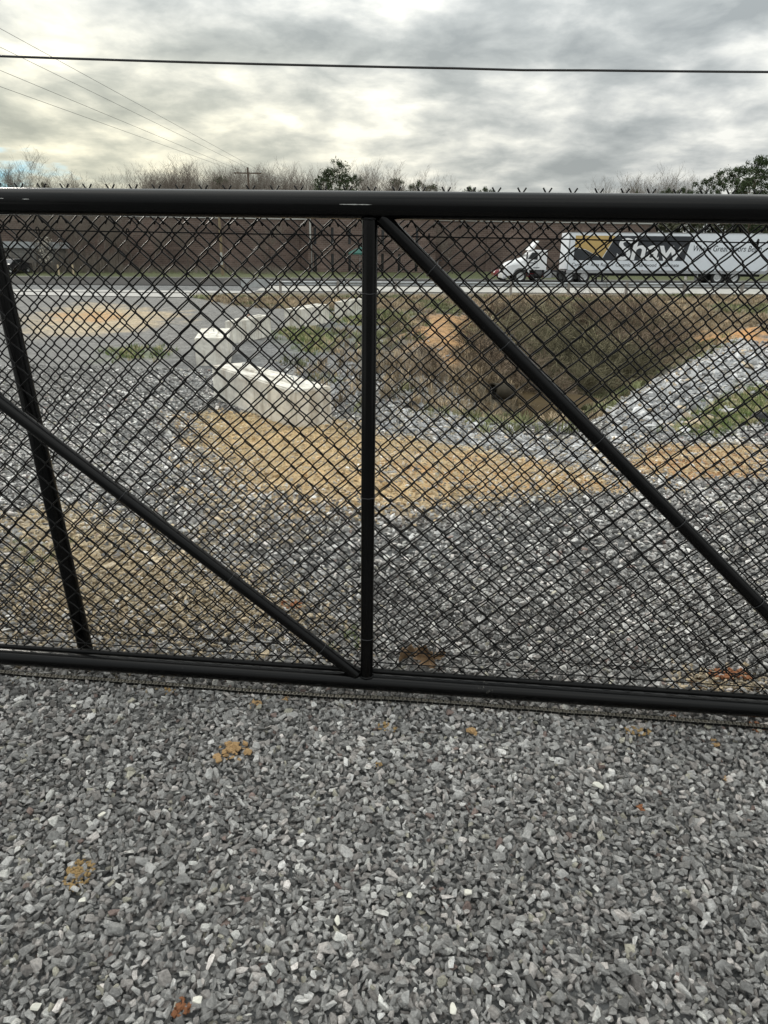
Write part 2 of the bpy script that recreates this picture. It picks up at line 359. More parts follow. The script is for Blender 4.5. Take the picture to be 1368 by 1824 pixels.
ZONES = [  # (outline in photo pixels -> world, colour, softness m, strength, name)
    ([(0, 520), (480, 520), (560, 545), (500, 600), (330, 640), (150, 700), (0, 720)], PALEG, 1.5, .9, 'dusty'),
    ([(70, 560), (150, 538), (330, 560), (260, 585), (60, 600)], TAN, 1.0, .75, 'tan'),
    ([(100, 560), (180, 550), (210, 566), (120, 574)], ORANGE, .6, .6, 'tan'),
    ([(330, 521), (1368, 521), (1368, 640), (1150, 640), (900, 560), (640, 548), (440, 546)], BROWN, 1.2, .95, 'grass'),
    ([(360, 735), (590, 745), (660, 770), (850, 800), (1000, 835), (1110, 870), (930, 888), (780, 905), (590, 900), (420, 865), (360, 790)], STRAW, .6, .97, 'straw'),
    ([(640, 800), (790, 790), (1050, 835), (1080, 868), (880, 880), (700, 850)], ORANGE, .35, .7, 'straw'),
    ([(1120, 800), (1368, 790), (1368, 850), (1180, 850), (1060, 830)], ORANGE, .3, .75, 'straw'),
    ([(0, 930), (120, 900), (330, 980), (520, 1060), (560, 1130), (300, 1165), (0, 1150)], TAN*1.1, .35, .9, 'tanmix'),
    ([(330, 880), (470, 890), (560, 950), (400, 960)], TAN, .3, .5, 'tanmix'),
    ([(1215, 1180), (1368, 1190), (1368, 1240), (1200, 1225)], ORANGE, .12, .9, 'tanmix'),
    ([(700, 730), (800, 735), (940, 775), (1090, 785), (1090, 835), (960, 815), (820, 790), (690, 765)], RIP, .3, .9, 'rip'),
    ([(660, 590), (760, 590), (860, 700), (900, 765), (740, 740), (660, 700)], DARKB*1.3+.03, .5, .7, 'rip'),
    ([(1085, 795), (1070, 735), (1130, 700), (1240, 640), (1310, 605), (1368, 612), (1368, 700), (1230, 770)], RIP, .3, .95, 'rip'),
    ([(1180, 770), (1290, 715), (1368, 690), (1368, 740), (1250, 775)], GREEN, .25, .85, 'green'),
    ([(1250, 590), (1368, 585), (1368, 625), (1300, 612)], ORANGE, .7, .9, 'orange'),
    ([(740, 560), (850, 560), (880, 620), (800, 660), (730, 610)], np.array((.46, .27, .125)), .6, .95, 'orange'),
    ([(850, 580), (1150, 580), (1200, 640), (1100, 720), (1010, 760), (850, 740), (800, 680)], DARKB, .8, .95, 'brush'),
    ([(500, 590), (560, 585), (600, 620), (550, 630)], GREEN*1.1, .6, .6, 'green'),
    ([(600, 558), (720, 560), (730, 580), (610, 578)], GREEN, .6, .75, 'green'),
    ([(190, 625), (280, 620), (290, 640), (200, 645)], GREEN*1.2, .6, .4, 'green'),
    ([(480, 640), (640, 650), (650, 740), (600, 735), (560, 690)], PALEG*1.2, .4, .7, 'rip'),
]
ZP = [(zone(z[0]),)+tuple(z[1:]) for z in ZONES]
def ground_tone(x, y, want=None):
    """albedo (n,3) and dominating zone weights"""
    wx = x+(fbm(x*1.3, y*1.3, 31)-.5)*1.1*np.clip(y/9, .25, 2.5); wy = y+(fbm(x*1.3, y*1.3, 47)-.5)*1.4*np.clip(y/9, .25, 3)
    col = np.tile(GREY, (len(x), 1)); W = {}
    far = ss(63, 65, y)[:, None]
    col = col*(1-far)+np.array((.095, .105, .05))*far
    for poly, c, soft, st, nm in ZP:
        k = inside(poly, wx, wy, soft)*st
        k = k*np.clip(.55+1.1*(fbm(x*2.5, y*2.5, 61)), 0, 1)
        W[nm] = np.maximum(W.get(nm, 0)*(1-k), k)
        for o in W:
            if o != nm: W[o] = W[o]*(1-k)
        col = col*(1-k[:, None])+np.asarray(c)*k[:, None]
    return col, W

# ------------------------------------------------------------------ ground sheet
def build_ground():
    ys = np.concatenate([-np.geomspace(400, 7, 14), np.linspace(-6, .6, 12), np.linspace(.7, 6, 70)[0:], 6+np.cumsum(np.geomspace(.09, .5, 150))])
    ys = np.concatenate([ys, ys[-1]+np.cumsum(np.geomspace(.6, 160, 60))])
    t = np.linspace(-1, 1, 321)
    Xs = np.sign(t)*(np.abs(t)**1.0)
    YY, TT = np.meshgrid(ys, t, indexing='ij')
    half = 4+np.maximum(YY, 0)*.78+np.where(YY < -3, (-YY-3)*1.2, 0)
    XX = TT*half
    zz = height(XX.ravel(), YY.ravel())-.004*0
    x, y = XX.ravel(), YY.ravel()
    near = (y < 12)
    zz = zz-np.where(near, .016, .006)
    col, _ = ground_tone(x, y)
    # fines between the stones of the yard are dark
    v = np.column_stack([x, y, zz]); n, m = YY.shape
    idx = np.arange(n*m).reshape(n, m)
    f = np.column_stack([idx[:-1, :-1].ravel(), idx[:-1, 1:].ravel(), idx[1:, 1:].ravel(), idx[1:, :-1].ravel()])
    me = bpy.data.meshes.new('ground'); me.vertices.add(len(v)); me.vertices.foreach_set('co', v.ravel())
    me.loops.add(f.size); me.loops.foreach_set('vertex_index', f.ravel()); me.polygons.add(len(f)); me.polygons.foreach_set('loop_start', np.arange(0, f.size, 4))
    me.update(); me.validate()
    a = me.attributes.new('tone', 'FLOAT_COLOR', 'POINT'); a.data.foreach_set('color', np.column_stack([col, np.ones(len(col))]).ravel())
    o = link('ground', me, M['ground'], smooth=True); tag(o, kind='structure')
build_ground()

# ------------------------------------------------------------------ scattering (uncountable stuff only)
def hull_mesh(name, seed, sx, sy, sz, n=13, bev=.06, chip=True):
    r = random.Random(seed); bm = bmesh.new()
    for i in range(n):
        v = Vector((r.gauss(0, 1), r.gauss(0, 1), r.gauss(0, 1))).normalized()
        v = Vector([max(-.62, min(.62, q)) for q in v])*r.uniform(.86, 1.1)
        bm.verts.new((v.x*sx, v.y*sy, v.z*sz))
    g = bmesh.ops.convex_hull(bm, input=bm.verts[:])
    dead = [e for e in g['geom_interior'] if isinstance(e, bmesh.types.BMVert)]+[e for e in g['geom_unused'] if isinstance(e, bmesh.types.BMVert)]
    if dead: bmesh.ops.delete(bm, geom=list(set(dead)), context='VERTS')
    bmesh.ops.dissolve_limit(bm, angle_limit=R(12), verts=bm.verts[:], edges=bm.edges[:])
    if bev: bmesh.ops.bevel(bm, geom=bm.edges[:], offset=bev, segments=1, affect='EDGES', clamp_overlap=True)
    bmesh.ops.recalc_face_normals(bm, faces=bm.faces[:])
    me = bpy.data.meshes.new(name); bm.to_mesh(me); bm.free(); return me
def proto_collection(name, meshes, m):
    c = bpy.data.collections.new(name)
    for i, me in enumerate(meshes):
        if not me.materials: me.materials.append(m)
        o = bpy.data.objects.new('%s_%02d' % (name, i), me); c.objects.link(o)
    return c
def scatter(name, label, cat, pos, rot, scl, tone, coll):
    n = len(pos)
    me = bpy.data.meshes.new(name); me.vertices.add(n); me.vertices.foreach_set('co', np.asarray(pos, float).ravel())
    a = me.attributes.new('rot', 'FLOAT_VECTOR', 'POINT'); a.data.foreach_set('vector', np.asarray(rot, float).ravel())
    a = me.attributes.new('scl', 'FLOAT_VECTOR', 'POINT'); a.data.foreach_set('vector', np.asarray(scl, float).ravel())
    a = me.attributes.new('tone', 'FLOAT_VECTOR', 'POINT'); a.data.foreach_set('vector', np.asarray(tone, float).ravel())
    a = me.attributes.new('pick', 'INT', 'POINT'); a.data.foreach_set('value', rng.integers(0, 1000, n).astype(np.int32))
    o = link(name, me); tag(o, label, cat, kind='stuff')
    ng = bpy.data.node_groups.new(name+'_nodes', 'GeometryNodeTree')
    ng.interface.new_socket('Geometry', in_out='INPUT', socket_type='NodeSocketGeometry'); ng.interface.new_socket('Geometry', in_out='OUTPUT', socket_type='NodeSocketGeometry')
    N = ng.nodes.new; L = ng.links.new
    gi = N('NodeGroupInput'); go = N('NodeGroupOutput'); ip = N('GeometryNodeInstanceOnPoints'); ci = N('GeometryNodeCollectionInfo')
    ci.inputs['Collection'].default_value = coll; ci.inputs['Separate Children'].default_value = True; ci.inputs['Reset Children'].default_value = True
    def na(nm, t):
        q = N('GeometryNodeInputNamedAttribute'); q.data_type = t; q.inputs['Name'].default_value = nm; return q.outputs['Attribute']
    e2r = N('FunctionNodeEulerToRotation'); L(na('rot', 'FLOAT_VECTOR'), e2r.inputs[0])
    L(gi.outputs[0], ip.inputs['Points']); L(ci.outputs[0], ip.inputs['Instance']); ip.inputs['Pick Instance'].default_value = True
    L(na('pick', 'INT'), ip.inputs['Instance Index']); L(e2r.outputs[0], ip.inputs['Rotation']); L(na('scl', 'FLOAT_VECTOR'), ip.inputs['Scale'])
    L(ip.outputs[0], go.inputs[0])
    md = o.modifiers.new('scatter', 'NODES'); md.node_group = ng
    return o
C_STONE = proto_collection('stone_kind', [hull_mesh('stone_mesh', 100+i, rnd, rnd*random.uniform(.62, .9), rnd*random.uniform(.34, .68), n=random.choice((10, 12, 14)), bev=.05)
                                         for i, rnd in enumerate([1.0]*26)], M['stone'])
def jitter_field(y0, y1, x_half, sp):
    """jittered points, spacing sp(y)"""
    P = []; y = y0
    while y < y1:
        s = sp(y); xh = x_half(y); n = int(2*xh/s)
        xs = -xh+(np.arange(n)+rng.random(n)*.9)*s; yy = y+(rng.random(n)-.5)*s*1.1
        P.append(np.column_stack([xs, yy])); y += s*.93
    return np.vstack(P)
def stone_tones(n, x, y):
    u = rng.random(n); bh = ss(2.0, 2.6, y)
    g = np.clip(np.exp(math.log(.325)-.17*bh+rng.normal(0, 1, n)*(.38+.24*bh)), .05, .78)  # wider, darker spread behind the gate: black shadows and white chips put in colour
    t = np.column_stack([g*1.02, g*1.0, g*.965])
    t[u > .80] *= np.array((1.05, 1.0, .98))          # purplish
    q = (u < .04); t[q] = np.column_stack([rng.uniform(.50, .76, q.sum())]*3)*np.array((1, .985, .93))
    q = (u >= .065) & (u < .085); t[q] = np.array((.42, .40, .33))*rng.uniform(.8, 1.3, (q.sum(), 1))
    q = (u >= .085) & (u < .093); t[q] = np.array((.25, .19, .17))*rng.uniform(.8, 1.3, (q.sum(), 1))
    # slow drifts of cleaner / dustier stone
    d = fbm(x*1.6, y*1.6, 77); t *= (.72+.56*d)[:, None]*(.86+.28*fbm(x*7, y*7, 99))[:, None]
    return t
def build_gravel():
    P = []; Ssz = []; Z = []
    # yard apron in front of the gate and just behind: two courses
    for course in (0, 1, 2):
        p = jitter_field(.45, 3.0, lambda y: .75+.66*y, lambda y: (.0182, .0160, .023)[course])
        s = np.clip(np.exp(rng.normal(math.log((.0142, .0118, .0138)[course]), .30, len(p))), .0055, .030)
        P.append(p); Ssz.append(s); Z.append(np.full(len(p), (-.012, -.001, .006)[course])+rng.normal(0, .0022, len(p)))
    p = jitter_field(3.0, 14., lambda y: .75+.64*y, lambda y: .023+.0045*(y-3))
    s = np.clip(np.exp(rng.normal(math.log(.0185), .27, len(p))), .010, .038)*(1+.14*(p[:, 1]-3).clip(0, 8))
    P.append(p); Ssz.append(s); Z.append(rng.normal(-.001, .004, len(p)))
    p = np.vstack(P); s = np.concatenate(Ssz); z = np.concatenate(Z); x, y = p.T
    gt, W = ground_tone(x, y)
    keep = np.ones(len(x), bool)
    for nm, pr in (('straw', .6), ('orange', .85), ('green', .7), ('brush', .97), ('grass', .9), ('tanmix', .1)):
        if nm in W: keep &= rng.random(len(x)) > W[nm]*pr
    keep &= ~((y > 3) & (rng.random(len(x)) < .12))
    x, y, s, z = x[keep], y[keep], s[keep], z[keep]; gt = gt[keep]; W = {k: v[keep] for k, v in W.items()}
    n = len(x); t = stone_tones(n, x, y)
    for nm, c in (('straw', STRAW), ('tanmix', TAN*1.1), ('rip', RIP*1.05), ('tan', TAN), ('orange', ORANGE), ('dusty', PALEG*1.2)):
        if nm in W:
            k = (rng.random(n) < W[nm]*.9)[:, None]*.8
            t = t*(1-k)+np.asarray(c)*rng.uniform(.55, 1.35, (n, 1))*k
    # exposed stones on the far side catch more dust: paler mix
    zz = height(x, y)+z
    rot = np.column_stack([rng.normal(0, .42, n), rng.normal(0, .42, n), rng.uniform(0, 6.28, n)])
    scl = np.column_stack([s*rng.uniform(.9, 1.25, n), s*rng.uniform(.8, 1.1, n), s*rng.uniform(.75, 1.25, n)])
    scatter('gravel', 'crushed blue grey stone gravel covering the yard on both sides of the gate', 'gravel', np.column_stack([x, y, zz]), rot, scl, t, C_STONE)
    print('gravel', n)
build_gravel()
def in_zone_points(pix, n):
    poly = zone(pix); lo, hi = poly.min(0), poly.max(0); out = []
    tot = 0
    while tot < n:
        q = lo+rng.random((n*2, 2))*(hi-lo); k = inside(poly, q[:, 0], q[:, 1], .02) > .5
        out.append(q[k]); tot += k.sum()
    return np.vstack(out)[:n]
def build_riprap():
    a = in_zone_points(ZONES[12][0], 1700); b = in_zone_points(ZONES[10][0], 750); c = in_zone_points(ZONES[11][0], 420); d = in_zone_points(ZONES[20][0], 500)
    p = np.vstack([a, b, c, d]); n = len(p); x, y = p.T
    s = np.clip(np.exp(rng.normal(math.log(.062), .45, n)), .02, .17)
    s[len(a):] *= .55
    g = np.clip(rng.normal(.44, .13, n), .14, .72)
    t = np.column_stack([g, g*1.0, g*1.0]); q = rng.random(n) < .12; t[q] = t[q]*np.array((1.0, .82, .6))
    t[len(a)+len(b):] *= .72
    rot = np.column_stack([rng.normal(0, .5, n), rng.normal(0, .5, n), rng.uniform(0, 6.28, n)])
    scl = np.column_stack([s*1.2, s, s*.9])
    scatter('riprap', 'pale broken rock lining the banks of the ditch', 'riprap', np.column_stack([x, y, height(x, y)+s*.15]), rot, scl, t, C_STONE)
build_riprap()

# blades, straw, brush
def blade_mesh(name, seed, k, hgt, spread, w_):
    r = random.Random(seed); mb = MB()
    for i in range(k):
        a = r.uniform(0, 6.28); b = r.uniform(.15, 1)*spread; x0, y0 = r.gauss(0, .18), r.gauss(0, .18)
        H_ = hgt*r.uniform(.5, 1.15); px, py = -math.sin(a)*w_*.5, math.cos(a)*w_*.5
        dx, dy = math.cos(a)*b, math.sin(a)*b
        i0 = len(mb.v)
        for tt, ww in ((0, 1), (.5, .8), (.85, .45)):
            X = x0+dx*tt**1.7; Y = y0+dy*tt**1.7; Zz = H_*(tt-.18*b*tt*tt)
            mb.v += [(X+px*ww, Y+py*ww, Zz), (X-px*ww, Y-py*ww, Zz)]
        mb.v.append((x0+dx, y0+dy, H_*(1-.25*b)))
        mb.f += [(i0, i0+1, i0+3, i0+2), (i0+2, i0+3, i0+5, i0+4), (i0+4, i0+5, i0+6)]
    return mb.mesh(name, False)
C_TUFT = proto_collection('tuft_kind', [blade_mesh('tuft_mesh', 300+i, 16, 1., .9, .06) for i in range(6)], M['plant'])
def straw_mesh(seed):
    r = random.Random(seed); mb = MB(); pts = [(0, 0, 0)]
    for k in range(2): pts.append((pts[-1][0]+.5, pts[-1][1]+r.uniform(-.12, .12), r.uniform(0, .05)))
    mb.tube(pts, .016, 3, False); return mb.mesh('straw_mesh', False)
C_STRAW = proto_collection('straw_kind', [straw_mesh(500+i) for i in range(5)], M['plant'])
def brush_mesh(seed):
    r = random.Random(seed); mb = MB()
    def grow(p, d, l, rad, lev):
        q = p; pts = [p]
        for k in range(3):
            d = (d+Vector((r.gauss(0, .2), r.gauss(0, .2), r.gauss(0, .12)-.03*lev))).normalized(); q = q+d*l/3; pts.append(q)
            if lev < 2:
                for c in range(r.choice((1, 2))): grow(q, (d+Vector((r.gauss(0, .6), r.gauss(0, .6), r.gauss(0, .35)))).normalized(), l*.6, rad*.6, lev+1)
        mb.tube(pts, [rad, rad*.85, rad*.7, rad*.4], 3, False)
    for i in range(7):
        a = r.uniform(0, 6.28); grow(Vector((r.gauss(0, .15), r.gauss(0, .15), 0)), Vector((math.cos(a)*.5, math.sin(a)*.5, 1)).normalized(), r.uniform(.5, .9), .013, 0)
    return mb.mesh('brush_mesh', False)
C_BRUSH = proto_collection('brush_kind', [brush_mesh(600+i) for i in range(5)], M['plant'])
def build_plants():
    # straw mulch fibres on the tan patches
    pts = []; 
    for zi, n in ((4, 17000), (5, 2500), (6, 2500), (7, 2600), (2, 600), (10, 1500), (12, 1500)):
        pts.append(in_zone_points(ZONES[zi][0], n))
    p = np.vstack(pts); n = len(p); x, y = p.T
    x = x+rng.normal(0, .12, n); y = y+rng.normal(0, .15, n)
    L_ = rng.uniform(.03, .10, n)*np.clip(y/7, .22, 1.4); kk = ~((y < 2.25)); x, y, L_ = x[kk], y[kk], L_[kk]; n = len(x)
    c = np.array((.66, .54, .34))*rng.uniform(.5, 1.25, (n, 1))
    scatter('straw', 'pale straw mulch strewn over the tan clay patches behind the gate', 'straw', np.column_stack([x, y, height(x, y)+rng.uniform(0, .012, n)]),
            np.column_stack([rng.normal(0, .1, n), rng.normal(0, .2, n), rng.uniform(0, 6.28, n)]), np.column_stack([L_, L_*.9+.02, L_*.9+.02]), c, C_STRAW)
    # green patches
    pts = [in_zone_points(ZONES[i][0], k) for i, k in ((13, 900), (17, 420), (18, 800), (19, 100))]
    pts.append(in_zone_points([(830, 735), (960, 745), (960, 762), (840, 765)], 110))
    pts.append(in_zone_points([(20, 965), (90, 950), (110, 1000), (30, 1010)], 26)); pts.append(in_zone_points([(610, 1125), (650, 1125), (650, 1160), (610, 1160)], 8))
    p = np.vstack(pts); n = len(p); x, y = p.T; x = x+rng.normal(0, .1, n)*np.clip(y/10, .1, 2); y = y+rng.normal(0, .2, n)*np.clip(y/10, .1, 2)
    hgt = rng.uniform(.035, .10, n)*np.clip(y/10, .35, 1.6)
    c = np.where((rng.random(n) < .6)[:, None], np.array((.13, .175, .06)), np.array((.42, .37, .22)))*rng.uniform(.7, 1.3, (n, 1))
    scatter('green_grass', 'short green grass patches around the concrete blocks and right bank', 'grass', np.column_stack([x, y, height(x, y)]),
            np.column_stack([np.zeros(n), np.zeros(n), rng.uniform(0, 6.28, n)]), np.column_stack([hgt*1.4, hgt*1.4, hgt]), c, C_TUFT)
    # dry bank grass up to the guardrail
    a = in_zone_points([(330, 528), (1368, 524), (1368, 600), (1250, 640), (1150, 650), (1000, 700), (850, 680), (740, 600), (640, 556), (440, 548)], 15000)
    b = in_zone_points(ZONES[16][0], 5000); b = np.vstack([b, in_zone_points(ZONES[11][0], 520), in_zone_points(ZONES[20][0], 70), in_zone_points([(560, 590), (680, 590), (680, 650), (600, 650)], 200), in_zone_points([(850, 745), (1060, 740), (1050, 775), (860, 775)], 160)])
    p = np.vstack([a, b]); x, y = p.T; W_o = ground_tone(x, y)[1]['orange']; k = (y < 47.9) & (rng.random(len(x)) > W_o*1.5); x, y = x[k], y[k]; n = len(x)
    hgt = rng.uniform(.06, .24, n)*np.clip(.5+fbm(x*.5, y*.5, 5), .5, 1.4)
    gr = fbm(x*.35, y*.35, 88) > .56
    c = np.where(gr[:, None], np.array((.155, .165, .085)), np.array((.27, .215, .145)))*np.exp(rng.normal(.05, .42, (n, 1)))*(.55+.95*fbm(x*.6, y*.6, 91))[:, None]
    scatter('dry_grass', 'brown winter grass on the bank between the ditch and guardrail', 'grass', np.column_stack([x, y, height(x, y)-.01]),
            np.column_stack([np.zeros(n), np.zeros(n), rng.uniform(0, 6.28, n)]), np.column_stack([hgt*1.1, hgt*1.1, hgt]), c, C_TUFT)
    # brush
    a = in_zone_points([(840, 585), (1130, 575), (1210, 625), (1120, 690), (1010, 730), (900, 690), (830, 640)], 620)
    b = in_zone_points([(680, 590), (840, 590), (880, 700), (760, 700), (690, 650)], 150)
    p = np.vstack([a, b]); s0 = np.ones(len(p)); s0[len(a):] = .55; kk = rng.random(len(p)) > ground_tone(p[:, 0], p[:, 1])[1]['orange']*2; p, s0 = p[kk], s0[kk]
    x, y = p.T; n = len(x); s = rng.uniform(.35, 1.15, n)*np.clip(y/22, .45, 1.2)*s0
    c = np.where((fbm(x*.3, y*.3, 41) > .60)[:, None], np.array((.16, .145, .092)), np.array((.20, .155, .112)))*np.exp(rng.normal(-.3, .6, (n, 1)))*(.45+1.2*fbm(x*.45, y*.45, 19))[:, None]
    scatter('dry_brush', 'tangled leafless brown brush filling the far side of the ditch', 'brush', np.column_stack([x, y, height(x, y)-.03]),
            np.column_stack([rng.normal(0, .15, n), rng.normal(0, .15, n), rng.uniform(0, 6.28, n)]), np.column_stack([s*1.2, s*1.2, s]), c, C_BRUSH)
build_plants()

# ------------------------------------------------------------------ road, verges
def strip(name, x0, x1, y0, y1, m, dz, nx=120, ny=6, slope=0):
    xs = np.linspace(x0, x1, nx+1); v = []; f = []
    for j in range(ny+1):
        for i, x in enumerate(xs):
            y = y0+(y1-y0)*j/ny+slope*(x-x0); v.append((x, y, hz(x, y)+dz))
    for j in range(ny):
        for i in range(nx):
            a = j*(nx+1)+i; f.append((a, a+1, a+nx+2, a+nx+1))
    me = bpy.data.meshes.new(name); me.from_pydata(v, [], f); o = link(name, me, m); tag(o, kind='structure'); return o
asph = mat('road_asphalt', (.045, .044, .043), .95, spec=.08, noise=6, var=.2, bump=.004, bscale=60)
conc = mat('pale_road_concrete', (.36, .35, .33), .9, noise=1.5, var=.12, bump=.003, bscale=40)
strip('road', -110, 140, 51.6, 63.5, asph, .03)
strip('road_shoulder', -9, 140, 48.4, 51.5, mat('pale_gutter', (.37, .36, .33), .9, noise=1.5, var=.15), .035)
strip('concrete_apron', -75, -10.5, 40.6, 45.3, conc, .03, nx=60)
strip('concrete_apron_far', -75, -9.0, 46.2, 48.3, conc, .03, nx=60)
lm = mat('road_line_paint', (.70, .68, .60), .7, noise=3, var=.15)
strip('road_line', -110, 140, 62.7, 62.83, lm, .036, ny=1)

# ------------------------------------------------------------------ the sliding gate and the fence behind
GO = Vector((-.051, 1.984, 0)); GA = -R(5)
def smooth_tri(s):      # -1..1 triangle with slightly rounded turns, period 2
    return (2/math.pi)*math.asin(.985*math.sin(math.pi*s))/((2/math.pi)*math.asin(.985))
def warp(x, z, seed):
    dx = (float(fbm(np.array([x*1.3+9]), np.array([z*1.6]), seed)[0])-.5)*.030+(float(vn(np.array([x*7.]), np.array([z*7.]), seed+2)[0])-.5)*.0045
    dz = (float(fbm(np.array([x*1.1]), np.array([z*1.2+4]), seed+5)[0])-.5)*.024
    dy = (float(vn(np.array([x*1.5]), np.array([z*1.5]), seed+9)[0])-.5)*.02
    return dx, dy, dz
PITCHW = .0718; HALF = PITCHW/2; WR = .0024
def mesh_wires(parent, x0, x1, ztop, zbot, yoff, seed, top, shear=0., m=None):
    n = int((x1-x0)/HALF); kmax = int((ztop-zbot)/HALF)
    paths = []
    for i in range(n):
        xc = x0+(i+.5)*HALF; sgn = 1 if i % 2 else -1     # side of the first node
        pts = []
        xt = xc+sgn*HALF/2
        if top == 'twist':
            # free end: V barb, then twisted stem
            pts.append((xt+sgn*.0125, yoff+sgn*.002, ztop+.043)); pts.append((xt+sgn*.006, yoff+sgn*.002, ztop+.033))
            for k in range(7):
                a = math.pi*k*.55+(0 if sgn > 0 else math.pi)
                pts.append((xt+math.cos(a)*.0024, yoff+math.sin(a)*.0024, ztop+.027-k*.0045))
        else:
            # knuckled loop folded back over the neighbour
            pts += [(xt-sgn*.011, yoff+.004, ztop-.018), (xt-sgn*.005, yoff+.0045, ztop-.006), (xt-sgn*.0005, yoff+.003, ztop+.0015), (xt+sgn*.003, yoff, ztop+.001)] if False else \
                   [(xt-sgn*.012, yoff-sgn*.004, ztop-.020), (xt-sgn*.006, yoff-sgn*.0045, ztop-.008), (xt+sgn*.0005, yoff-sgn*.002, ztop+.0005)]
        SUB = 5
        for j in range(1 if top != 'twist' else 0, kmax*SUB+1):
            s = j/SUB       # node index
            tri = smooth_tri(.5+s)            # +1 at s=0, -1 at s=1
            xx = xc+sgn*tri*(HALF/2+.0016)
            yy = yoff+math.sin(math.pi*s)*sgn*-.0026*1.0
            zz = ztop-s*HALF
            pts.append((xx, yy, zz))
        out = []
        for (px, py, pz) in pts:
            dx, dy, dz = warp(px, min(pz, ztop), seed)
            env = min(1, max(0, (ztop-pz)/.18)); env2 = min(1, max(0, (pz-zbot)/.15))
            sh = shear*(ztop-pz)
            out.append((px+dx*env+sh, py+dy*env*env2, pz+dz*env*env2-.0))
        MB().tube(out, WR, 5, True).build('wire', m or M['wire'], parent, smooth=False, fix=False).data.shade_smooth()
def pipe(name, p0, p1, r, parent, n=28, m=None, segs=1):
    p0, p1 = Vector(p0), Vector(p1)
    o = MB().tube([p0.lerp(p1, k/segs) for k in range(segs+1)], r, n).build(name, m or M['paint'], parent)
    o.data.shade_smooth(); o.data.set_sharp_from_angle(angle=R(45)); return o
def build_gate():
    g = empty('sliding_gate', 'black tubular steel cantilever gate with chain link infill nearest the camera', 'gate', GO, GA)
    XL, XR, ZT, ZB = -2.35, 2.5, 1.591, .070
    pipe('top_rail', (XL, 0, ZT), (XR, 0, ZT), .0350, g, 40)
    pipe('bottom_rail', (XL, 0, ZB), (XR, 0, ZB), .0295, g, 36)
    for x in (0, XL, XR): pipe('upright', (x, 0, ZB+.0295-.004), (x, 0, ZT-.0350+.004), .0215, g, 28)
    # diagonal braces
    pipe('brace', (-.035, 0, .095), (-1.829, 0, 1.565), .0205, g, 24)
    pipe('brace', (.032, 0, 1.560), (1.635, 0, .100), .0205, g, 24)
    # weld beads at the node plates
    def weld(name, c, r, ax):
        mb = MB(); pts = []
        for k in range(25):
            a = 2*math.pi*k/24; w_ = r+random.uniform(-.0012, .0012)
            if ax == 'z': pts.append((c[0]+math.cos(a)*w_, c[1]+math.sin(a)*w_, c[2]+random.uniform(-.001, .001)))
        mb.tube(pts, [.0032+random.uniform(-.0007, .0009) for _ in pts], 6); o = mb.build(name, M['paint'], g); o.data.shade_smooth()
    weld('weld', (0, 0, ZT-.0345), .0225, 'z'); weld('weld', (0, 0, ZB+.0275), .0225, 'z')
    # thin stop strip behind the bottom rail that carries the mesh
    pipe('bottom_stop_rod', (XL, .036, ZB+.020), (XR, .036, ZB+.020), .0105, g, 16, M['wire'])
    # paint chips on the top rail
    def chip(x, w_, a0, hgt, seed):
        r = random.Random(seed); mb = MB(); n = 14; i0 = 0
        for k in range(n+1):
            t = k/n; xx = x-w_/2+w_*t; e = math.sin(math.pi*min(1, t*1.0))**.35*hgt*r.uniform(.55, 1.1)
            for s_ in (-1, 1):
                a = a0+s_*e/.0350/2; mb.v.append((xx, -math.cos(a)*.0354, ZT+math.sin(a)*.0354))
        for k in range(n): mb.f.append((2*k, 2*k+2, 2*k+3, 2*k+1))
        mb.build('paint_chip', M['primer'], g)
    chip(-.035, .088, R(-1), .0022, 1); chip(-1.02+.072, .020, R(6), .0018, 2); chip(-1.02+.0, .016, R(8), .0018, 3)
    # mesh
    mesh_wires(g, -2.33, 2.48, 1.557, .085, .036, 21, 'knuckle')
    # tension wires with hog rings
    def twire(z0, z1, y, nm='tension_wire'):
        pts = [(XL+(XR-XL)*k/60, y+random.uniform(-.0006, .0006), z0+(z1-z0)*k/60+random.uniform(-.0006, .0006)-.004*math.sin(k*.5)*0) for k in range(61)]
        MB().tube(pts, .0020, 6).build(nm, M['wire'], g).data.shade_smooth()
    twire(1.521, 1.509, .031); twire(.128, .135, .030)
    def ring(x, z, ang=0):
        pts = []
        for k in range(14):
            a = 2*math.pi*k/13*1.08; pts.append((x+math.cos(a)*.0008+random.uniform(-.0006, .0006)+.001*k/13, .034+math.cos(a)*.0065, z+math.sin(a)*.0085))
        MB().tube(pts, .0016, 6).build('hog_ring', M['wire'], g).data.shade_smooth()
    for x in (-1.46, -.97, -.70, -.28, .16, .645, 1.03, 1.5): ring(x, 1.521+(x-XL)/(XR-XL)*-.012)
    for x in (-1.3, -.62, .10, .42, .9, 1.4): ring(x, .128+(x-XL)/(XR-XL)*.007)
    # tie wires round uprights and braces
    def tie(p, d, r, tilt=0.):
        p = Vector(p); d = Vector(d).normalized(); u = Vector((0, 1, 0)); v_ = d.cross(u).normalized(); pts = []
        for k in range(22):
            a = R(-215)+R(250)*k/21
            off = d*(random.uniform(-.0007, .0007)+tilt*math.sin(a))
            pts.append(p+(-u*math.cos(a+R(90))*0+(v_*math.cos(a)+u*math.sin(a))*(r+.0019))+off)
        # twisted tails hooked on the mesh behind
        pts.insert(0, pts[0]+u*.014-v_*.006+d*.004); pts.append(pts[-1]+u*.015+v_*.010-d*.003); pts.append(pts[-1]+v_*.006+u*.002+d*.006)
        MB().tube(pts, .0014, 6).build('tie_wire', M['tie'], g).data.shade_smooth()
    for z in (1.366, .758, .249): tie((0, 0, z), (0, 0, 1), .0215, random.uniform(-.003, .003))
    bd = Vector((1.635-.032, 0, .100-1.560)).normalized()
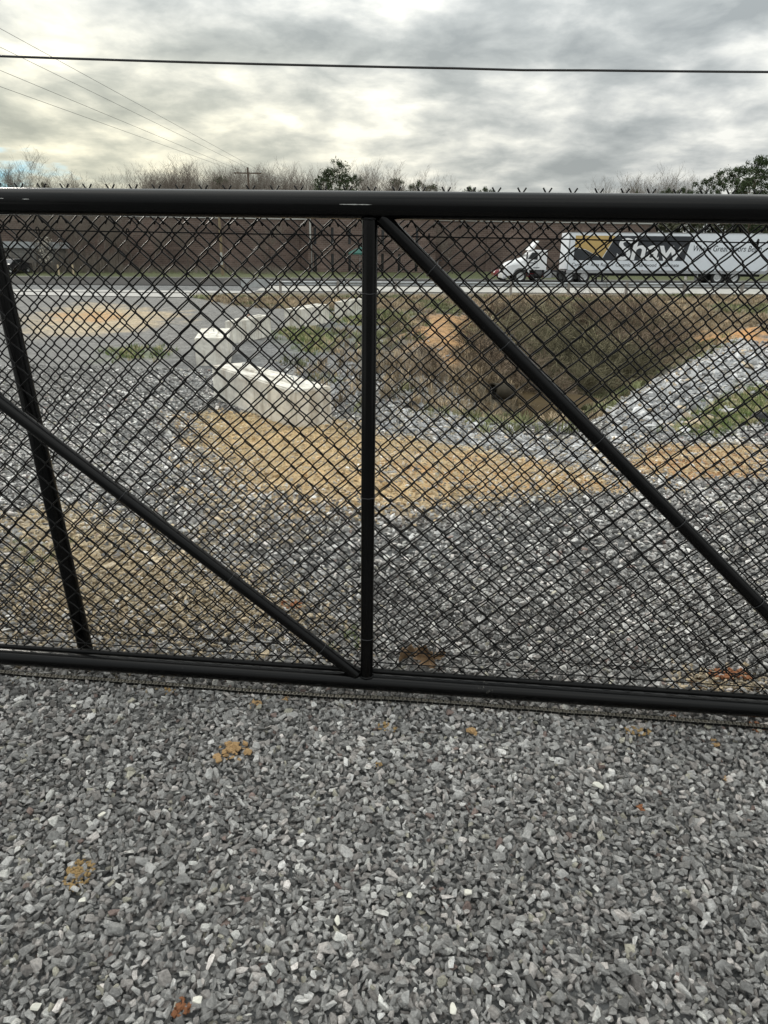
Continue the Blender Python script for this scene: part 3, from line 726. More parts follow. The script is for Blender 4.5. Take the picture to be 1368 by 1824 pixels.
    for x in (.173, .388, .679, .952, 1.232, 1.5): tie((x, 0, 1.560+(x-.032)*(.100-1.560)/(1.635-.032)), bd, .0205)
    bd2 = Vector((-1.829+.035, 0, 1.565-.095)).normalized()
    for x in (-1.6, -1.18, -.80, -.462, -.156): tie((x, 0, .095+(x+.035)*(1.565-.095)/(-1.829+.035)), bd2, .0205)
    return g
gate = build_gate()
def build_fence():
    f = empty('chain_link_fence', 'black chain link fence with twisted barbed top standing right behind the gate', 'fence', GO, GA)
    OFF = .18
    # posts lean a little
    p = MB().tube([(-1.104, OFF-.032, -.10), (-1.195, OFF-.032, 1.585)], .027, 28).build('post', M['paint'], f); p.data.shade_smooth(); p.data.set_sharp_from_angle(angle=R(45))
    for x in (-2.9, 2.75):
        p = MB().tube([(x, OFF-.032, -.10), (x, OFF-.032, 1.585)], .027, 20).build('post', M['paint'], f); p.data.shade_smooth()
    pipe('top_rail', (-2.9, OFF-.024, 1.597), (2.75, OFF-.024, 1.597), .0205, f, 24)
    mesh_wires(f, -2.61+.0095, 2.65, 1.608, .045, OFF, 57, 'twist')
    pts = [(-2.8+5.5*k/60, OFF-.004, .085+random.uniform(-.001, .001)) for k in range(61)]
    MB().tube(pts, .002, 6).build('tension_wire', M['wire'], f).data.shade_smooth()
build_fence()
def build_chain():
    c = empty('drive_chain', 'oily steel roller chain stretched on the gravel below the gate', 'chain', GO, GA)
    p = .0127; r1 = MB(); r2 = MB()
    def link_mesh(yo, th):
        mb = MB()
        for s_ in (-1, 1):
            poly = []
            for k in range(12):
                a = 2*math.pi*k/12; cx = p/2 if math.cos(a) > 0 else -p/2
                if abs(math.cos(a)) < 1e-6: cx = 0
                waist = .0058*(.78 if cx == 0 else 1)
                poly.append((cx+math.cos(a)*.0056, math.sin(a)*waist))
            mb.prism(poly, s_*yo-th/2, s_*yo+th/2)
        return mb
    a = link_mesh(.0072, .0016); b = link_mesh(.0054, .0016)
    for s_ in (-1, 1): b.tube([(s_*p/2, -.0050, 0), (s_*p/2, .0050, 0)], .0040, 8)
    for s_ in (-1, 1): a.tube([(s_*p/2, -.0088, 0), (s_*p/2, .0088, 0)], .0020, 6)
    ma, mb_ = a.mesh('outer_link'), b.mesh('inner_link'); ma.materials.append(M['chain']); mb_.materials.append(M['roller'])
    n = 236; x0 = -1.52
    pr = []
    for i in range(n):
        x = x0+i*p; X, Y = GO.x+x*math.cos(GA), GO.y+x*math.sin(GA)-.028
        z = .019+.0035*math.sin(x*2.1+.5)+.0015*math.sin(x*7)
        o = bpy.data.objects.new('link', ma if i % 2 else mb_); COL.objects.link(o); o.parent = c
        sl_ = .0035*2.1*math.cos(x*2.1+.5)+.0105*math.cos(x*7)
        o.location = (x, -.026+.003*math.sin(x*3), z+hz(X, Y)*.5); o.rotation_euler = (R(12), -sl_, .009*math.cos(x*3))
build_chain()

# ------------------------------------------------------------------ concrete blocks
def block(label, near, far_dir, length, wid=.61, hgt=.60, seed=0, loops=1, dz=0, stain=False):
    n = Vector((near[0], near[1])); f = Vector(far_dir).normalized(); s_ = Vector((-f.y, f.x)) if wid > 0 else Vector((f.y, -f.x)); W_ = abs(wid)
    c = n+f*length/2+s_*W_/2; z = min(hz(c.x, c.y), near[2])
    t = empty('concrete_block', label, 'concrete block', (c.x, c.y, z-.02+dz), math.atan2(f.y, f.x), 'concrete barrier blocks behind the gate')
    bm = bmesh.new(); bmesh.ops.create_cube(bm, size=1)
    bmesh.ops.scale(bm, vec=(length, W_, hgt), verts=bm.verts); bmesh.ops.translate(bm, vec=(0, 0, hgt/2), verts=bm.verts)
    bmesh.ops.bevel(bm, geom=bm.edges[:], offset=.022, segments=2, affect='EDGES')
    bmesh.ops.subdivide_edges(bm, edges=[e for e in bm.edges if e.calc_length() > .3], cuts=9, use_grid_fill=True)
    r = random.Random(seed)
    for v in bm.verts:
        k = float(fbm(np.array([v.co.x*3+seed]), np.array([v.co.y*3+v.co.z*4]), seed)[0])-.5
        v.co += Vector((r.gauss(0, .0022), r.gauss(0, .0022), 0))+v.co.normalized()*k*.022
    me = bpy.data.meshes.new('block_body'); bm.to_mesh(me); bm.free(); me.materials.append(M['concrete'])
    link('block_body', me, None, t)
    # cast key groove ridge on top and lifting loop
    MB().box((0, 0, hgt+.011), (length*.78, W_*.30, .05), taper=.88).build('top_key', M['concrete'], t, bevel=.012)
    for k in range(loops):
        x = (0 if loops == 1 else (-.28+.56*k)*length); pts = [(x-.05, 0, hgt+.03), (x-.045, .0, hgt+.065), (x, .0, hgt+.085), (x+.045, 0, hgt+.065), (x+.05, 0, hgt+.03)]
        MB().tube(pts, .009, 6).build('lifting_loop', M['redclay'] if stain else M['galv'], t)
    return t
def vdir(a, b): return (b[0]-a[0], b[1]-a[1])
b1 = G(528, 763); b1l = G(377, 706)
block('long pale concrete block nearest the gate, lying on the tan clay patch', b1, vdir(b1, b1l), 2.62, -.60, .57, 3, 2)
b2 = G(350, 652)
block('concrete block seen end on just behind the longest block, left end of the row', b2, (-.19, 1), 1.9, -.70, .60, 4, 1)
b3 = G(424, 611); block('concrete block with rust stained top, third in the row from the gate', b3, vdir(b3, G(498, 596)), 2.1, .36, .60, 5, 1, stain=True)
b4 = G(534, 584); block('pale concrete block fourth in the row, between the rust stained block and the upright', b4, vdir(b4, G(588, 573)), 2.6, .55, .64, 6, 1)
b5 = G(606, 567); block('farthest concrete block, standing on green grass half behind the gate upright', b5, vdir(b5, G(668, 557)), 2.4, .25, .66, 7, 1)

# ------------------------------------------------------------------ clods, loose stones, leaf
def clod(label, u, v, w_, d_, n, m, size, seed, flat=.5, cat='clay clod'):
    p = G(u, v); t = empty('clay_clod', label, cat, p)
    r = random.Random(seed); meshes = []
    for k in range(4):
        me = hull_mesh('lump', seed*10+k, 1, .8, .62, 12, .05); me.materials.append(m); meshes.append(me)
    n = int(n*1.7)
    for k in range(n):
        o = bpy.data.objects.new('lump', meshes[k % 4]); COL.objects.link(o); o.parent = t
        s = size*1.35*r.uniform(.45, 1.1); o.scale = (s, s*r.uniform(.8, 1.1), s*r.uniform(.7, 1))
        a = r.uniform(0, 6.28); q = r.random()**.75
        o.location = (math.cos(a)*q*w_/2, math.sin(a)*q*d_/2, .004+s*.25+(1-q)*flat*size); o.rotation_euler = (r.uniform(-.5, .5), r.uniform(-.5, .5), r.uniform(0, 6))
    return t
clod('crumbled ochre clay clod, largest cluster on the gravel left of centre', 414, 1342, .115, .10, 26, M['clay'], .0135, 1)
clod('small ochre clay lumps half way between the large clod and the chain', 452, 1258, .05, .04, 9, M['clay'], .010, 2)
clod('round patch of fine sandy orange clay low on the left gravel', 142, 1558, .072, .10, 70, M['sand'], .0062, 3, .3)
clod('thin smear of ochre clay crumbs just below the foot of the upright', 690, 1300, .07, .05, 16, M['sand'], .007, 4, .2)
clod('single rusty orange clay lump on gravel right of centre', 838, 1309, .030, .026, 9, M['clay'], .0125, 5, 1.)
clod('ochre clay patch with a pale stone in it near the chain at right', 1134, 1305, .085, .045, 24, M['sand'], .009, 6, .3)
clod('tiny yellow clay crumb in the middle of the gravel', 676, 1366, .022, .022, 7, M['sand'], .0065, 7, .4)
clod('red brown clay lump at the bottom edge of the gravel', 325, 1800, .036, .04, 16, M['redclay'], .0085, 8, .4)
clod('small bright red clay crumbs on the right hand gravel', 1140, 1443, .022, .028, 9, M['redclay'], .0065, 9, .4)
clod('orange clay crumbs running under the chain at the right edge', 1345, 1298, .10, .04, 22, M['redclay'], .009, 10, .3)
clod('orange clay crumbs right of the pale wedge stone', 1275, 1330, .03, .05, 8, M['clay'], .0075, 11, .3)
clod('thin yellow clay crumbs left below the gate under the chain', 300, 1233, .05, .03, 12, M['sand'], .007, 12, .2)
clod('ochre crumbs beside the chain between the large clod and the upright', 508, 1247, .03, .03, 7, M['clay'], .007, 13, .2)
clod('rust coloured clay crumbs touching the chain right of centre', 1198, 1280, .026, .02, 7, M['redclay'], .008, 14, .3)
clod('small red clay patch lower in the gravel behind the gate at the right edge', 1300, 1205, .18, .06, 34, M['redclay'], .012, 15, .3)
clod('orange crumbs scattered on gravel behind the left brace', 520, 1078, .12, .10, 10, M['redclay'], .012, 16, .2)
clod('small yellow clay crumbs at the right edge of the gravel', 1295, 1391, .03, .02, 8, M['clay'], .0075, 17, .3)
def pale_stone(label, u, v, L_, W_, ang, seed):
    p = G(u, v); me = hull_mesh('pale_stone', seed, L_/2, W_/2, W_*.36, 14, .0015); me.materials.append(M['pale'])
    o = bpy.data.objects.new('pale_stone', me); COL.objects.link(o); o.location = (p[0], p[1], p[2]+.016); o.rotation_euler = (.15, .1, ang)
    tag(o, label, 'stone')
for a in (('white wedge shaped stone in the gravel below the upright', 729, 1604, .030, .019, 1.2, 1), ('pale yellow oblong stone at the bottom edge of the gravel', 806, 1806, .036, .022, 1.5, 2),
          ('large off white stone in the right hand gravel', 1064, 1407, .052, .026, -.6, 3), ('pale elongated stone left of the white wedge stone', 601, 1648, .036, .020, -1.2, 4),
          ('pale stone in front of the sandy orange patch on the left', 148, 1612, .026, .018, .3, 5), ('cream stone with a pointed end lower left of the clay clod', 183, 1459, .034, .018, 1.0, 6),
          ('broad pale stone right of the white wedge stone', 833, 1597, .034, .024, .2, 7), ('white round pebble near the bottom left of the gravel', 352, 1790, .030, .024, 0, 8),
          ('flat pinkish pebble just below the chain on the left', 132, 1266, .030, .018, .1, 9), ('cream pebble in the lower left corner', 66, 1804, .032, .022, 0, 10),
          ('small white pebble below the rusty orange lump', 856, 1337, .016, .014, 0, 11), ('thick pale stone above the patch near the chain', 1128, 1288, .022, .018, .8, 12)):
    pale_stone(*a)
def build_leaf():
    p = G(752, 1187)
    t = empty('dead_leaf', 'large curled dead brown leaf lying on gravel just behind the gate', 'leaf', (p[0], p[1], p[2]+.02), R(-15))
    def lobe(name, L_, W_, seed, rot, loc, curl, m=M['leaf']):
        r = random.Random(seed); nu, nv = 14, 9; mb = MB()
        for i in range(nu+1):
            for j in range(nv+1):
                a = i/nu; b = j/nv*2-1; wd = W_*(math.sin(math.pi*min(.97, a*.92+.05))**.55)*(1+.28*math.sin(a*17+seed)*abs(b)**2)
                x = (a-.5)*L_; y = b*wd/2
                z = curl*(b*b)*wd*.8+.010*math.sin(a*5+seed)+.006*math.sin(b*6+a*9)+r.gauss(0, .0008)
                mb.v.append((x, y, z))
        for i in range(nu):
            for j in range(nv): q = i*(nv+1)+j; mb.f.append((q, q+1, q+nv+2, q+nv+1))
        o = mb.build(name, m, t); o.rotation_euler = rot; o.location = loc; o.data.shade_smooth()
        sm = o.modifiers.new('thick', 'SOLIDIFY'); sm.thickness = .0009
    lobe('blade', .105, .062, 3, (R(48), R(20), R(-32)), (.018, 0, .022), .9)
    lobe('blade', .085, .045, 5, (R(-30), R(-6), R(12)), (-.048, .0, .008), 1.1)
    lobe('blade', .052, .026, 8, (R(35), R(-25), R(35)), (.062, .012, .030), .8)
    MB().tube([(-.02, -.01, .0), (.0, -.02, .012), (.02, -.018, .016)], .0016, 6).build('stem', M['leaf'], t)
build_leaf()

# ------------------------------------------------------------------ ditch furniture
def build_culvert():
    p = at(876, 694, 14.6)
    t = empty('culvert_pipe', 'grey concrete culvert pipe with dark mouth low in the ditch', 'pipe', (p.x, p.y, p.z-.02), R(38)); t.rotation_euler = (0, R(9), R(38))
    mb = MB(); n = 24; ro, ri, L_ = .17, .14, .6
    for (x, r_) in ((0, ri), (0, ro), (L_, ro), (L_, ri)):
        for k in range(n): a = 2*math.pi*k/n; mb.v.append((x, math.cos(a)*r_, math.sin(a)*r_))
    for s_ in range(4):
        for k in range(n):
            a, b = s_*n+k, s_*n+(k+1) % n; c, d = ((s_+1) % 4)*n+(k+1) % n, ((s_+1) % 4)*n+k; mb.f.append((a, b, c, d))
    o = mb.build('pipe_barrel', mat('dirty_concrete', (.055, .048, .037), .95, spec=.05, noise=6, var=.3), t); o.data.shade_smooth(); o.data.set_sharp_from_angle(angle=R(40))
    MB().tube([(L_*.6, 0, 0), (L_*.62, 0, 0)], ri*.995, 20).build('bore_disc', mat('near_black_disc', (.02, .018, .014), .6), t)  # near-black disc closing the whole bore inside the mouth
build_culvert()
def build_water():
    c = G(935, 725); mb = MB(); n = 40; z = hz(c[0], c[1])+.10
    pts = []
    for k in range(n):
        a = 2*math.pi*k/n; r = 1.3*(1+.25*math.sin(a*3+1)+.12*math.sin(a*7)); pts.append((c[0]+.2+math.cos(a)*r, c[1]+.3+math.sin(a)*r*1.2, z))
    mb.v = pts+[(c[0], c[1], z)]; mb.f = [(k, (k+1) % n, n) for k in range(n)]
    o = mb.build('water', M['water']); tag(o, kind='structure')
build_water()
def twig_thing(name, label, cat, u, v, m, size, n, seed):
    p = G(u, v); r = random.Random(seed); mb = MB()
    for k in range(n):
        a = r.uniform(0, 3.14); d = Vector((math.cos(a), r.uniform(-.3, .3), abs(math.sin(a))*.9+.1)).normalized(); o = Vector((r.gauss(0, .12), r.gauss(0, .05), 0))*size
        q1 = o-d*size*.3; q2 = o+d*size*r.uniform(.5, 1); q1.z = max(q1.z, 0)
        mb.tube([q1, q1.lerp(q2, .5)+Vector((r.gauss(0, .04), 0, r.gauss(0, .04)))*size, q2], [.014*size, .011*size, .005*size], 5)
    o = mb.build(name, m); o.location = (p[0], p[1], p[2]+.02); tag(o, label, cat)
palew = mat('bleached_wood', (.52, .42, .28), .8)
twig_thing('dead_branch', 'bleached dead branch with crossing twigs on top of the right bank', 'branch', 1205, 622, palew, 1.1, 9, 2)
twig_thing('marker_stake', 'pair of thin pale stakes leaning in the grass right of the upright', 'stakes', 682, 576, palew, .55, 2, 5)
scrap = MB().box((0, 0, .06), (.28, .16, .12), taper=.6).build('plastic_scrap', M['chassis'], bevel=.03); q = G(1352, 748); scrap.location = q
tag(scrap, 'black plastic scrap lying on the right bank below the green strip', 'scrap')
q = G(734, 724); scrap = MB().box((0, 0, .04), (.22, .10, .09), taper=.5).build('rubbish_bag', M['chassis'], bevel=.025); scrap.location = q; tag(scrap, 'small dark crumpled bag on the left lip of the ditch', 'rubbish')

# ------------------------------------------------------------------ guardrail
def build_guardrail():
    X0, X1, Y = -8.4, 44., 47.0
    zt = lambda x: -.20+(x-25)*.0108
    t = empty('guardrail', 'galvanised steel guardrail running along the near edge of the road', 'guardrail', (X0, Y, hz(X0, Y)))
    base = Vector((X0, Y, hz(X0, Y)))
    prof = [(0, 0), (.04, .03), (.075, .07), (.04, .11), (.0, .155), (.04, .20), (.075, .24), (.04, .28), (0, .31)]
    seg = 0; x = X0
    while x < X1:       # lapped beam sections
        mb = MB(); xe = x+7.62; n = len(prof); i0 = 0
        for k, xx in enumerate((x, xe+.12)):
            for (dy, dz) in prof: mb.v.append((xx-base.x, -dy-(seg % 2)*.012, zt(xx)-.31+dz-base.z))
        for j in range(n-1): mb.f.append((j, j+1, n+j+1, n+j))
        o = mb.build('beam', M['galv'], t); sm = o.modifiers.new('thick', 'SOLIDIFY'); sm.thickness = .006; o.data.shade_smooth()
        x = xe; seg += 1
    x = X0+1.3; me = None
    while x < X1:
        z0 = hz(x, Y-.2)
        mb = MB().box((0, .10, 0), (.15, .20, zt(x)+.03-(z0-.2))); o = mb.build('rail_post', M['post'], t, bevel=.008, seg=1)
        o.location = (x-base.x, -.36+.17, (zt(x)+.03+z0-.2)/2-base.z); x += 3.81 if x < 4 else 3.81
    # blunt end terminal
    MB().box((-.35, -.05, zt(X0)-.17-base.z), (1.9, .10, .52)).build('end_terminal', M['galv'], t, bevel=.03)
build_guardrail()

# ------------------------------------------------------------------ truck
def text_mesh(body, size, shear=0., offset=0., spacing=1.):
    c = bpy.data.curves.new('lettering', 'FONT'); c.body = body; c.size = size; c.shear = shear; c.offset = offset; c.space_character = spacing; c.extrude = 0.004
    c.resolution_u = 4
    o = bpy.data.objects.new('lettering', c); COL.objects.link(o); dg = bpy.context.evaluated_depsgraph_get(); dg.update()
    me = bpy.data.meshes.new_from_object(o.evaluated_get(dg)); COL.objects.unlink(o); bpy.data.objects.remove(o); return me
def wheel_meshes(r, wdt):
    ty = MB(); n = 28; prof = [(r*.60, -wdt/2), (r*.93, -wdt/2), (r, -wdt*.38), (r, wdt*.38), (r*.93, wdt/2), (r*.60, wdt/2)]
    for (rr, y) in prof:
        for k in range(n): a = 2*math.pi*k/n; ty.v.append((math.cos(a)*rr, y, math.sin(a)*rr))
    m_ = len(prof)
    for s_ in range(m_):
        for k in range(n): ty.f.append((s_*n+k, s_*n+(k+1) % n, ((s_+1) % m_)*n+(k+1) % n, ((s_+1) % m_)*n+k))
    rm = MB(); prof = [(0.0001, -wdt*.30), (r*.16, -wdt*.34), (r*.20, -wdt*.18), (r*.45, -wdt*.12), (r*.52, -wdt*.40), (r*.61, -wdt*.46), (r*.61, wdt*.46), (0.0001, wdt*.4)]
    for (rr, y) in prof:
        for k in range(n): a = 2*math.pi*k/n; rm.v.append((math.cos(a)*rr, y, math.sin(a)*rr))
    for s_ in range(len(prof)-1):
        for k in range(n): rm.f.append((s_*n+k, s_*n+(k+1) % n, (s_+1)*n+(k+1) % n, (s_+1)*n+k))
    return ty.mesh('tyre'), rm.mesh('rim')
def add_wheel(parent, x, y, z, tm, rm, name='wheel'):
    o = bpy.data.objects.new(name, tm); COL.objects.link(o); o.parent = parent; o.location = (x, y, z)
    q = bpy.data.objects.new('rim', rm); COL.objects.link(q); q.parent = o
def build_truck():
    Y = 57.5; P0 = at(897, 507, Y); z0 = hz(P0.x, Y)+.03
    t = empty('semi_truck', 'white semi truck with day cab and box trailer lettered Shaw on the road', 'truck', (P0.x, Y+1.3, z0))
    t.rotation_euler = (0, -R(.5), 0)
    def X(u): return at(u, 470, Y).x-P0.x
    def Zp(u, v): return at(u, v, Y).z-z0-.0087*X(u)
    W_ = 2.5
    # --- trailer
    xa, xb = X(1010), X(1010)+16.15; zb, zt_ = Zp(1100, 487), Zp(1100, 415)
    tr = MB().box(((xa+xb)/2, .0, (zb+.22+zt_)/2), (xb-xa, W_+.1, zt_-zb-.22)).build('trailer_box', M['trailer'], t, bevel=.04)
    yf = -(W_+.1)/2-.006
    MB().box(((xa+xb)/2, 0, zb+.11), (xb-xa, W_+.14, .20)).build('side_rail', M['alu'], tr)
    MB().box(((xa+xb)/2, 0, zt_+.012), (xb-xa-.06, W_+.12, .06)).build('roof_rail', M['alu'], tr)
    for k in range(14):
        pass
    def panel(name, poly, m, y=yf):
        MB().prism(poly, y, y-.004).build(name, m, tr)
    def px(u, v): return (X(u), Zp(u, v))
    bt, bb = Zp(1100, 420), Zp(1100, 464)
    xl, xr = X(1021), X(1219)
    panel('black_panel', [(xl, bb), (xr-.05, bb), (xr+.32, bt), (X(1092), bt), (X(1072), bb+.12), (X(1040), bb+.78), (xl, bb+.92)], M['navy'])
    panel('gold_panel', [(xl, bb+.96), (X(1040), bb+.82), (X(1071), bb+.16), (X(1091), bt), (xl, bt)], M['gold'])
    me = text_mesh('Shaw', 2.45, .10, .035, .93); me.materials.append(M['white']); o = bpy.data.objects.new('lettering', me); COL.objects.link(o); o.parent = tr
    xs = [v.co.x for v in me.vertices]; ysv = [v.co.y for v in me.vertices]; wpx = X(1216)-X(1096)
    o.rotation_euler = (R(90), 0, 0); sc = wpx/(max(xs)-min(xs)); o.scale = (sc, (Zp(1100, 424)-bb+.0)/(max(ysv)-min(ysv)), 1); o.location = (X(1096)-min(xs)*sc, yf-.008, bb+.01-min(ysv)*o.scale[1])
    def line(body, u0, u1, vbase, vtop, m, shear, off):
        me = text_mesh(body, 1., shear, off, 1.0); me.materials.append(m); o = bpy.data.objects.new('lettering', me); COL.objects.link(o); o.parent = tr
        xs = [v.co.x for v in me.vertices]; ys = [v.co.y for v in me.vertices]
        sx = (X(u1)-X(u0))/(max(xs)-min(xs)); sy = (Zp(u0, vtop)-Zp(u0, vbase))/(max(ys)-min(ys))
        o.rotation_euler = (R(90), 0, 0); o.scale = (sx, sy, 1); o.location = (X(u0)-min(xs)*sx, yf-.004, Zp(u0, vbase)-min(ys)*sy)
    line('Where Great Floors Begin', 1231, 1352, 451, 437, M['navy'], .2, .0)
    line('Carpet  \u2022  Area Rugs  \u2022  Ceramic  \u2022  Hardwood  \u2022  Laminate', 1019, 1210, 476, 468, M['navy'], .0, .0)
    for k in range(26):
        x = xa+.5+k*.62
        if k % 5 == 3: continue
        MB().box((x, yf-.002, zb+.26), (.10, .008, .035)).build('reflector', M['redclay'] if k % 2 else M['white'], tr)
    for x in (xa+.06, xb-.06): MB().box((x, -(W_+.1)/2-.012, (zb+.2+zt_)/2), (.10, .02, zt_-zb-.2)).build('corner_post', M['alu'], tr)
    for k in range(1, 13):
        x = xa+k*1.245
        MB().box((x, -(W_+.1)/2-.001, (zb+.3+zt_)/2), (.012, .008, zt_-zb-.3)).build('panel_seam', M['trailer'], tr)
    # underside
    ch = MB(); ch.box(((xa+xb)/2+1, -.45, zb-.12), (xb-xa-2.4, .10, .18)); ch.box(((xa+xb)/2+1, .45, zb-.12), (xb-xa-2.4, .10, .18))
    ch.build('chassis', M['chassis'], t)
    lg = MB(); xlg = X(1079)
    for s_ in (-1, 1): lg.box((xlg, s_*.85, zb-.42), (.13, .13, .80)).box((xlg, s_*.85, zb-.84), (.26, .24, .05))
    lg.tube([(xlg, -.85, zb-.3), (xlg, .85, zb-.3)], .04, 8); lg.tube([(xlg, -.85, zb-.7), (xlg+.6, -.85, zb-.05)], .03, 6)
    lg.build('landing_gear', M['chassis'], t)
    MB().box((X(1300), 0, zb-.36), (2.6, .9, .34)).build('suspension', M['chassis'], t)
    for s_ in (-1, 1): MB().box((X(1247), s_*.95, .52), (.03, .55, .55)).build('mud_flap', M['white'], t)
    tm, rm = wheel_meshes(.50, .29); tm.materials.append(M['rubber']); rm.materials.append(M['rim'])
    tm.shade_smooth(); tm.set_sharp_from_angle(angle=R(40)); rm.shade_smooth(); rm.set_sharp_from_angle(angle=R(40))
    for u in (1016, 1043, 1283, 1313):
        for s_ in (-1, 1):
            add_wheel(t, X(u), s_*1.10, .50, tm, rm)
    for s_ in (-1, 1): add_wheel(t, X(929), s_*1.08, .50, tm, rm)
    # --- tractor
    fr = MB(); fr.box(((X(905)+X(1055))/2, -.42, .80), (X(1055)-X(905), .09, .24)); fr.box(((X(905)+X(1055))/2, .42, .80), (X(1055)-X(905), .09, .24)); fr.box((X(1030), 0, 1.02), (1.3, 1.0, .16))
    fr.build('tractor_frame', M['chassis'], t)
    MB().tube([(X(955), -.98, .62), (X(968), -.98, .62)], .30, 20).build('fuel_tank', M['chassis'], t).data.shade_smooth()
    MB().box((X(978.5), -.95, .66), (.62, .5, .62)).build('battery_box', M['alu'], t, bevel=.03)
    MB().box((X(990), -.95, .60), (.36, .45, .42)).build('tool_box', M['shed'], t, bevel=.03)
    MB().box((X(1006), -1.1, 1.03), (.5, .5, .05)).build('quarter_fender', M['chassis'], t)
    # bonnet: lofted sections
    def loft(name, secs, m, parent, bev=0):
        mb = MB(); n = len(secs[0][1])
        for (x, prof) in secs:
            for (y, z) in prof: mb.v.append((x, y, z))
        for i in range(len(secs)-1):
            for j in range(n): mb.f.append((i*n+j, i*n+(j+1) % n, (i+1)*n+(j+1) % n, (i+1)*n+j))
        mb.f.append(tuple(range(n))[::-1]); mb.f.append(tuple((len(secs)-1)*n+j for j in range(n)))
        o = mb.build(name, m, parent); o.data.shade_smooth(); o.data.set_sharp_from_angle(angle=R(35)); return o
    def sec(hw, zl, zh, c=.14): return [(-hw, zl), (-hw, zh-c*1.6), (-hw+c, zh-c*.4), (-hw+c*3, zh), (hw-c*3, zh), (hw-c, zh-c*.4), (hw, zh-c*1.6), (hw, zl)]
    xw = X(929); hood = loft('bonnet', [(X(900), sec(.72, .62, 1.28)), (X(904), sec(.86, .60, 1.47)), (X(915), sec(.93, .60, 1.66)), (X(928), sec(.97, 1.02, 1.80)), (X(938), sec(1.02, 1.02, 1.96))], M['white'], t)
    # wheel-arch fenders with round cut-outs
    for s_ in (-1, 1):
        poly = [(X(898)+.05, .40)]; poly += [(X(899), .95), (X(904), 1.24), (X(915), 1.36), (X(930), 1.36), (X(942), 1.20), (X(945), .72)]
        for k in range(11):
            a = R(10)+R(160)*k/10; poly.append((xw+math.cos(a)*.62, .50+math.sin(a)*.62))
        y0, y1 = s_*.80, s_*1.22; MB().prism(poly, min(y0, y1), max(y0, y1)).build('fender', M['white'], t)
    MB().box((X(901.5), 0, .50), (.42, 2.25, .42)).build('bumper', M['white'], t, bevel=.08)
    MB().box((X(899.3), 0, .98), (.06, 1.15, .62)).build('grille', M['chassis'], t, bevel=.02)
    for s_ in (-1, 1): MB().box((X(902.5), s_*.98, 1.02), (.34, .30, .17)).build('headlight', M['glass'], t, bevel=.04)
    # cab with raked windscreen
    zr = Zp(955, 445); poly = [(X(934), .95), (X(937), 1.93), (X(947), zr-.16), (X(950), zr), (X(975), zr-.02), (X(975), .95)]
    MB().prism(poly, -1.12, 1.12).build('cab', M['white'], t, bevel=.05)
    cabp = t
    MB().prism([(X(940.6), 1.80), (X(947.6), zr-.20), (X(958), zr-.20), (X(958), 1.72)], -1.128, -1.118).build('side_window', M['glass'], t)
    MB().prism([(X(940.6), 1.80), (X(947.6), zr-.20), (X(958), zr-.20), (X(958), 1.72)], 1.118, 1.128).build('side_window', M['glass'], t)
    mb = MB(); a, b = (X(937.8)-.012, 1.99), (X(946.6)-.012, zr-.22)
    mb.v = [(a[0], -1.0, a[1]), (a[0], 1.0, a[1]), (b[0], .95, b[1]), (b[0], -.95, b[1])]; mb.f = [(0, 1, 2, 3)]; o = mb.build('windscreen', M['glass'], t); sm = o.modifiers.new('thick', 'SOLIDIFY'); sm.thickness = .012
    dr = MB(); x1, x2 = X(939), X(958)
    for (p_, q_) in (((x1, 1.05), (x1, 1.9)), ((x1, 1.05), (x2, 1.05)), ((x2, 1.05), (x2, zr-.2))): dr.tube([(p_[0], -1.122, p_[1]), (q_[0], -1.122, q_[1])], .008, 4)
    d = dr.build('door', M['chassis'], t); MB().box((x2-.16, -1.135, 1.62), (.20, .03, .05)).build('handle', M['chassis'], d)
    MB().box((X(950), -1.132, 1.50), (.55, .01, .06)).build('badge', M['navy'], t)
    MB().box((X(957), -1.132, 1.14), (.5, .01, .05)).build('registration', M['navy'], t)
    MB().prism([(X(943.5), zr-.02), (X(957.5), zr+.68), (X(959.5), zr+.66), (X(949.5), zr-.02)], -.92, .92).build('roof_deflector', M['white'], t)
    for s_ in (-1, 1):
        m_ = MB().box((X(938), s_*1.34, 2.05), (.10, .16, .52)).build('side_mirror', M['chassis'], t, bevel=.02)
        MB().tube([(X(940), s_*1.12, 2.2), (X(938), s_*1.34, 2.2)], .02, 6).build('mirror_arm', M['chassis'], m_)
    MB().tube([(X(913), -.9, 1.5), (X(912), -1.02, 1.86)], .02, 6).build('hood_mirror', M['chassis'], t)
    for s_ in (-1, 1): MB().box((X(949.5), s_*1.0, .55), (1.2, .28, .06)).build('cab_step', M['chassis'], t)
    for k in range(5): MB().box((X(951.5), -.7+.35*k, zr+.03), (.10, .10, .05)).build('marker_lamp', M['amber'], t)
    for s_ in (-1, 1): MB().tube([(X(978), s_*.95, 1.0), (X(978), s_*.95, 2.3)], .05, 8).build('exhaust_stack' if s_ > 0 else 'air_line_bracket', M['alu'] if s_ > 0 else M['chassis'], t) if s_ > 0 else None
build_truck()
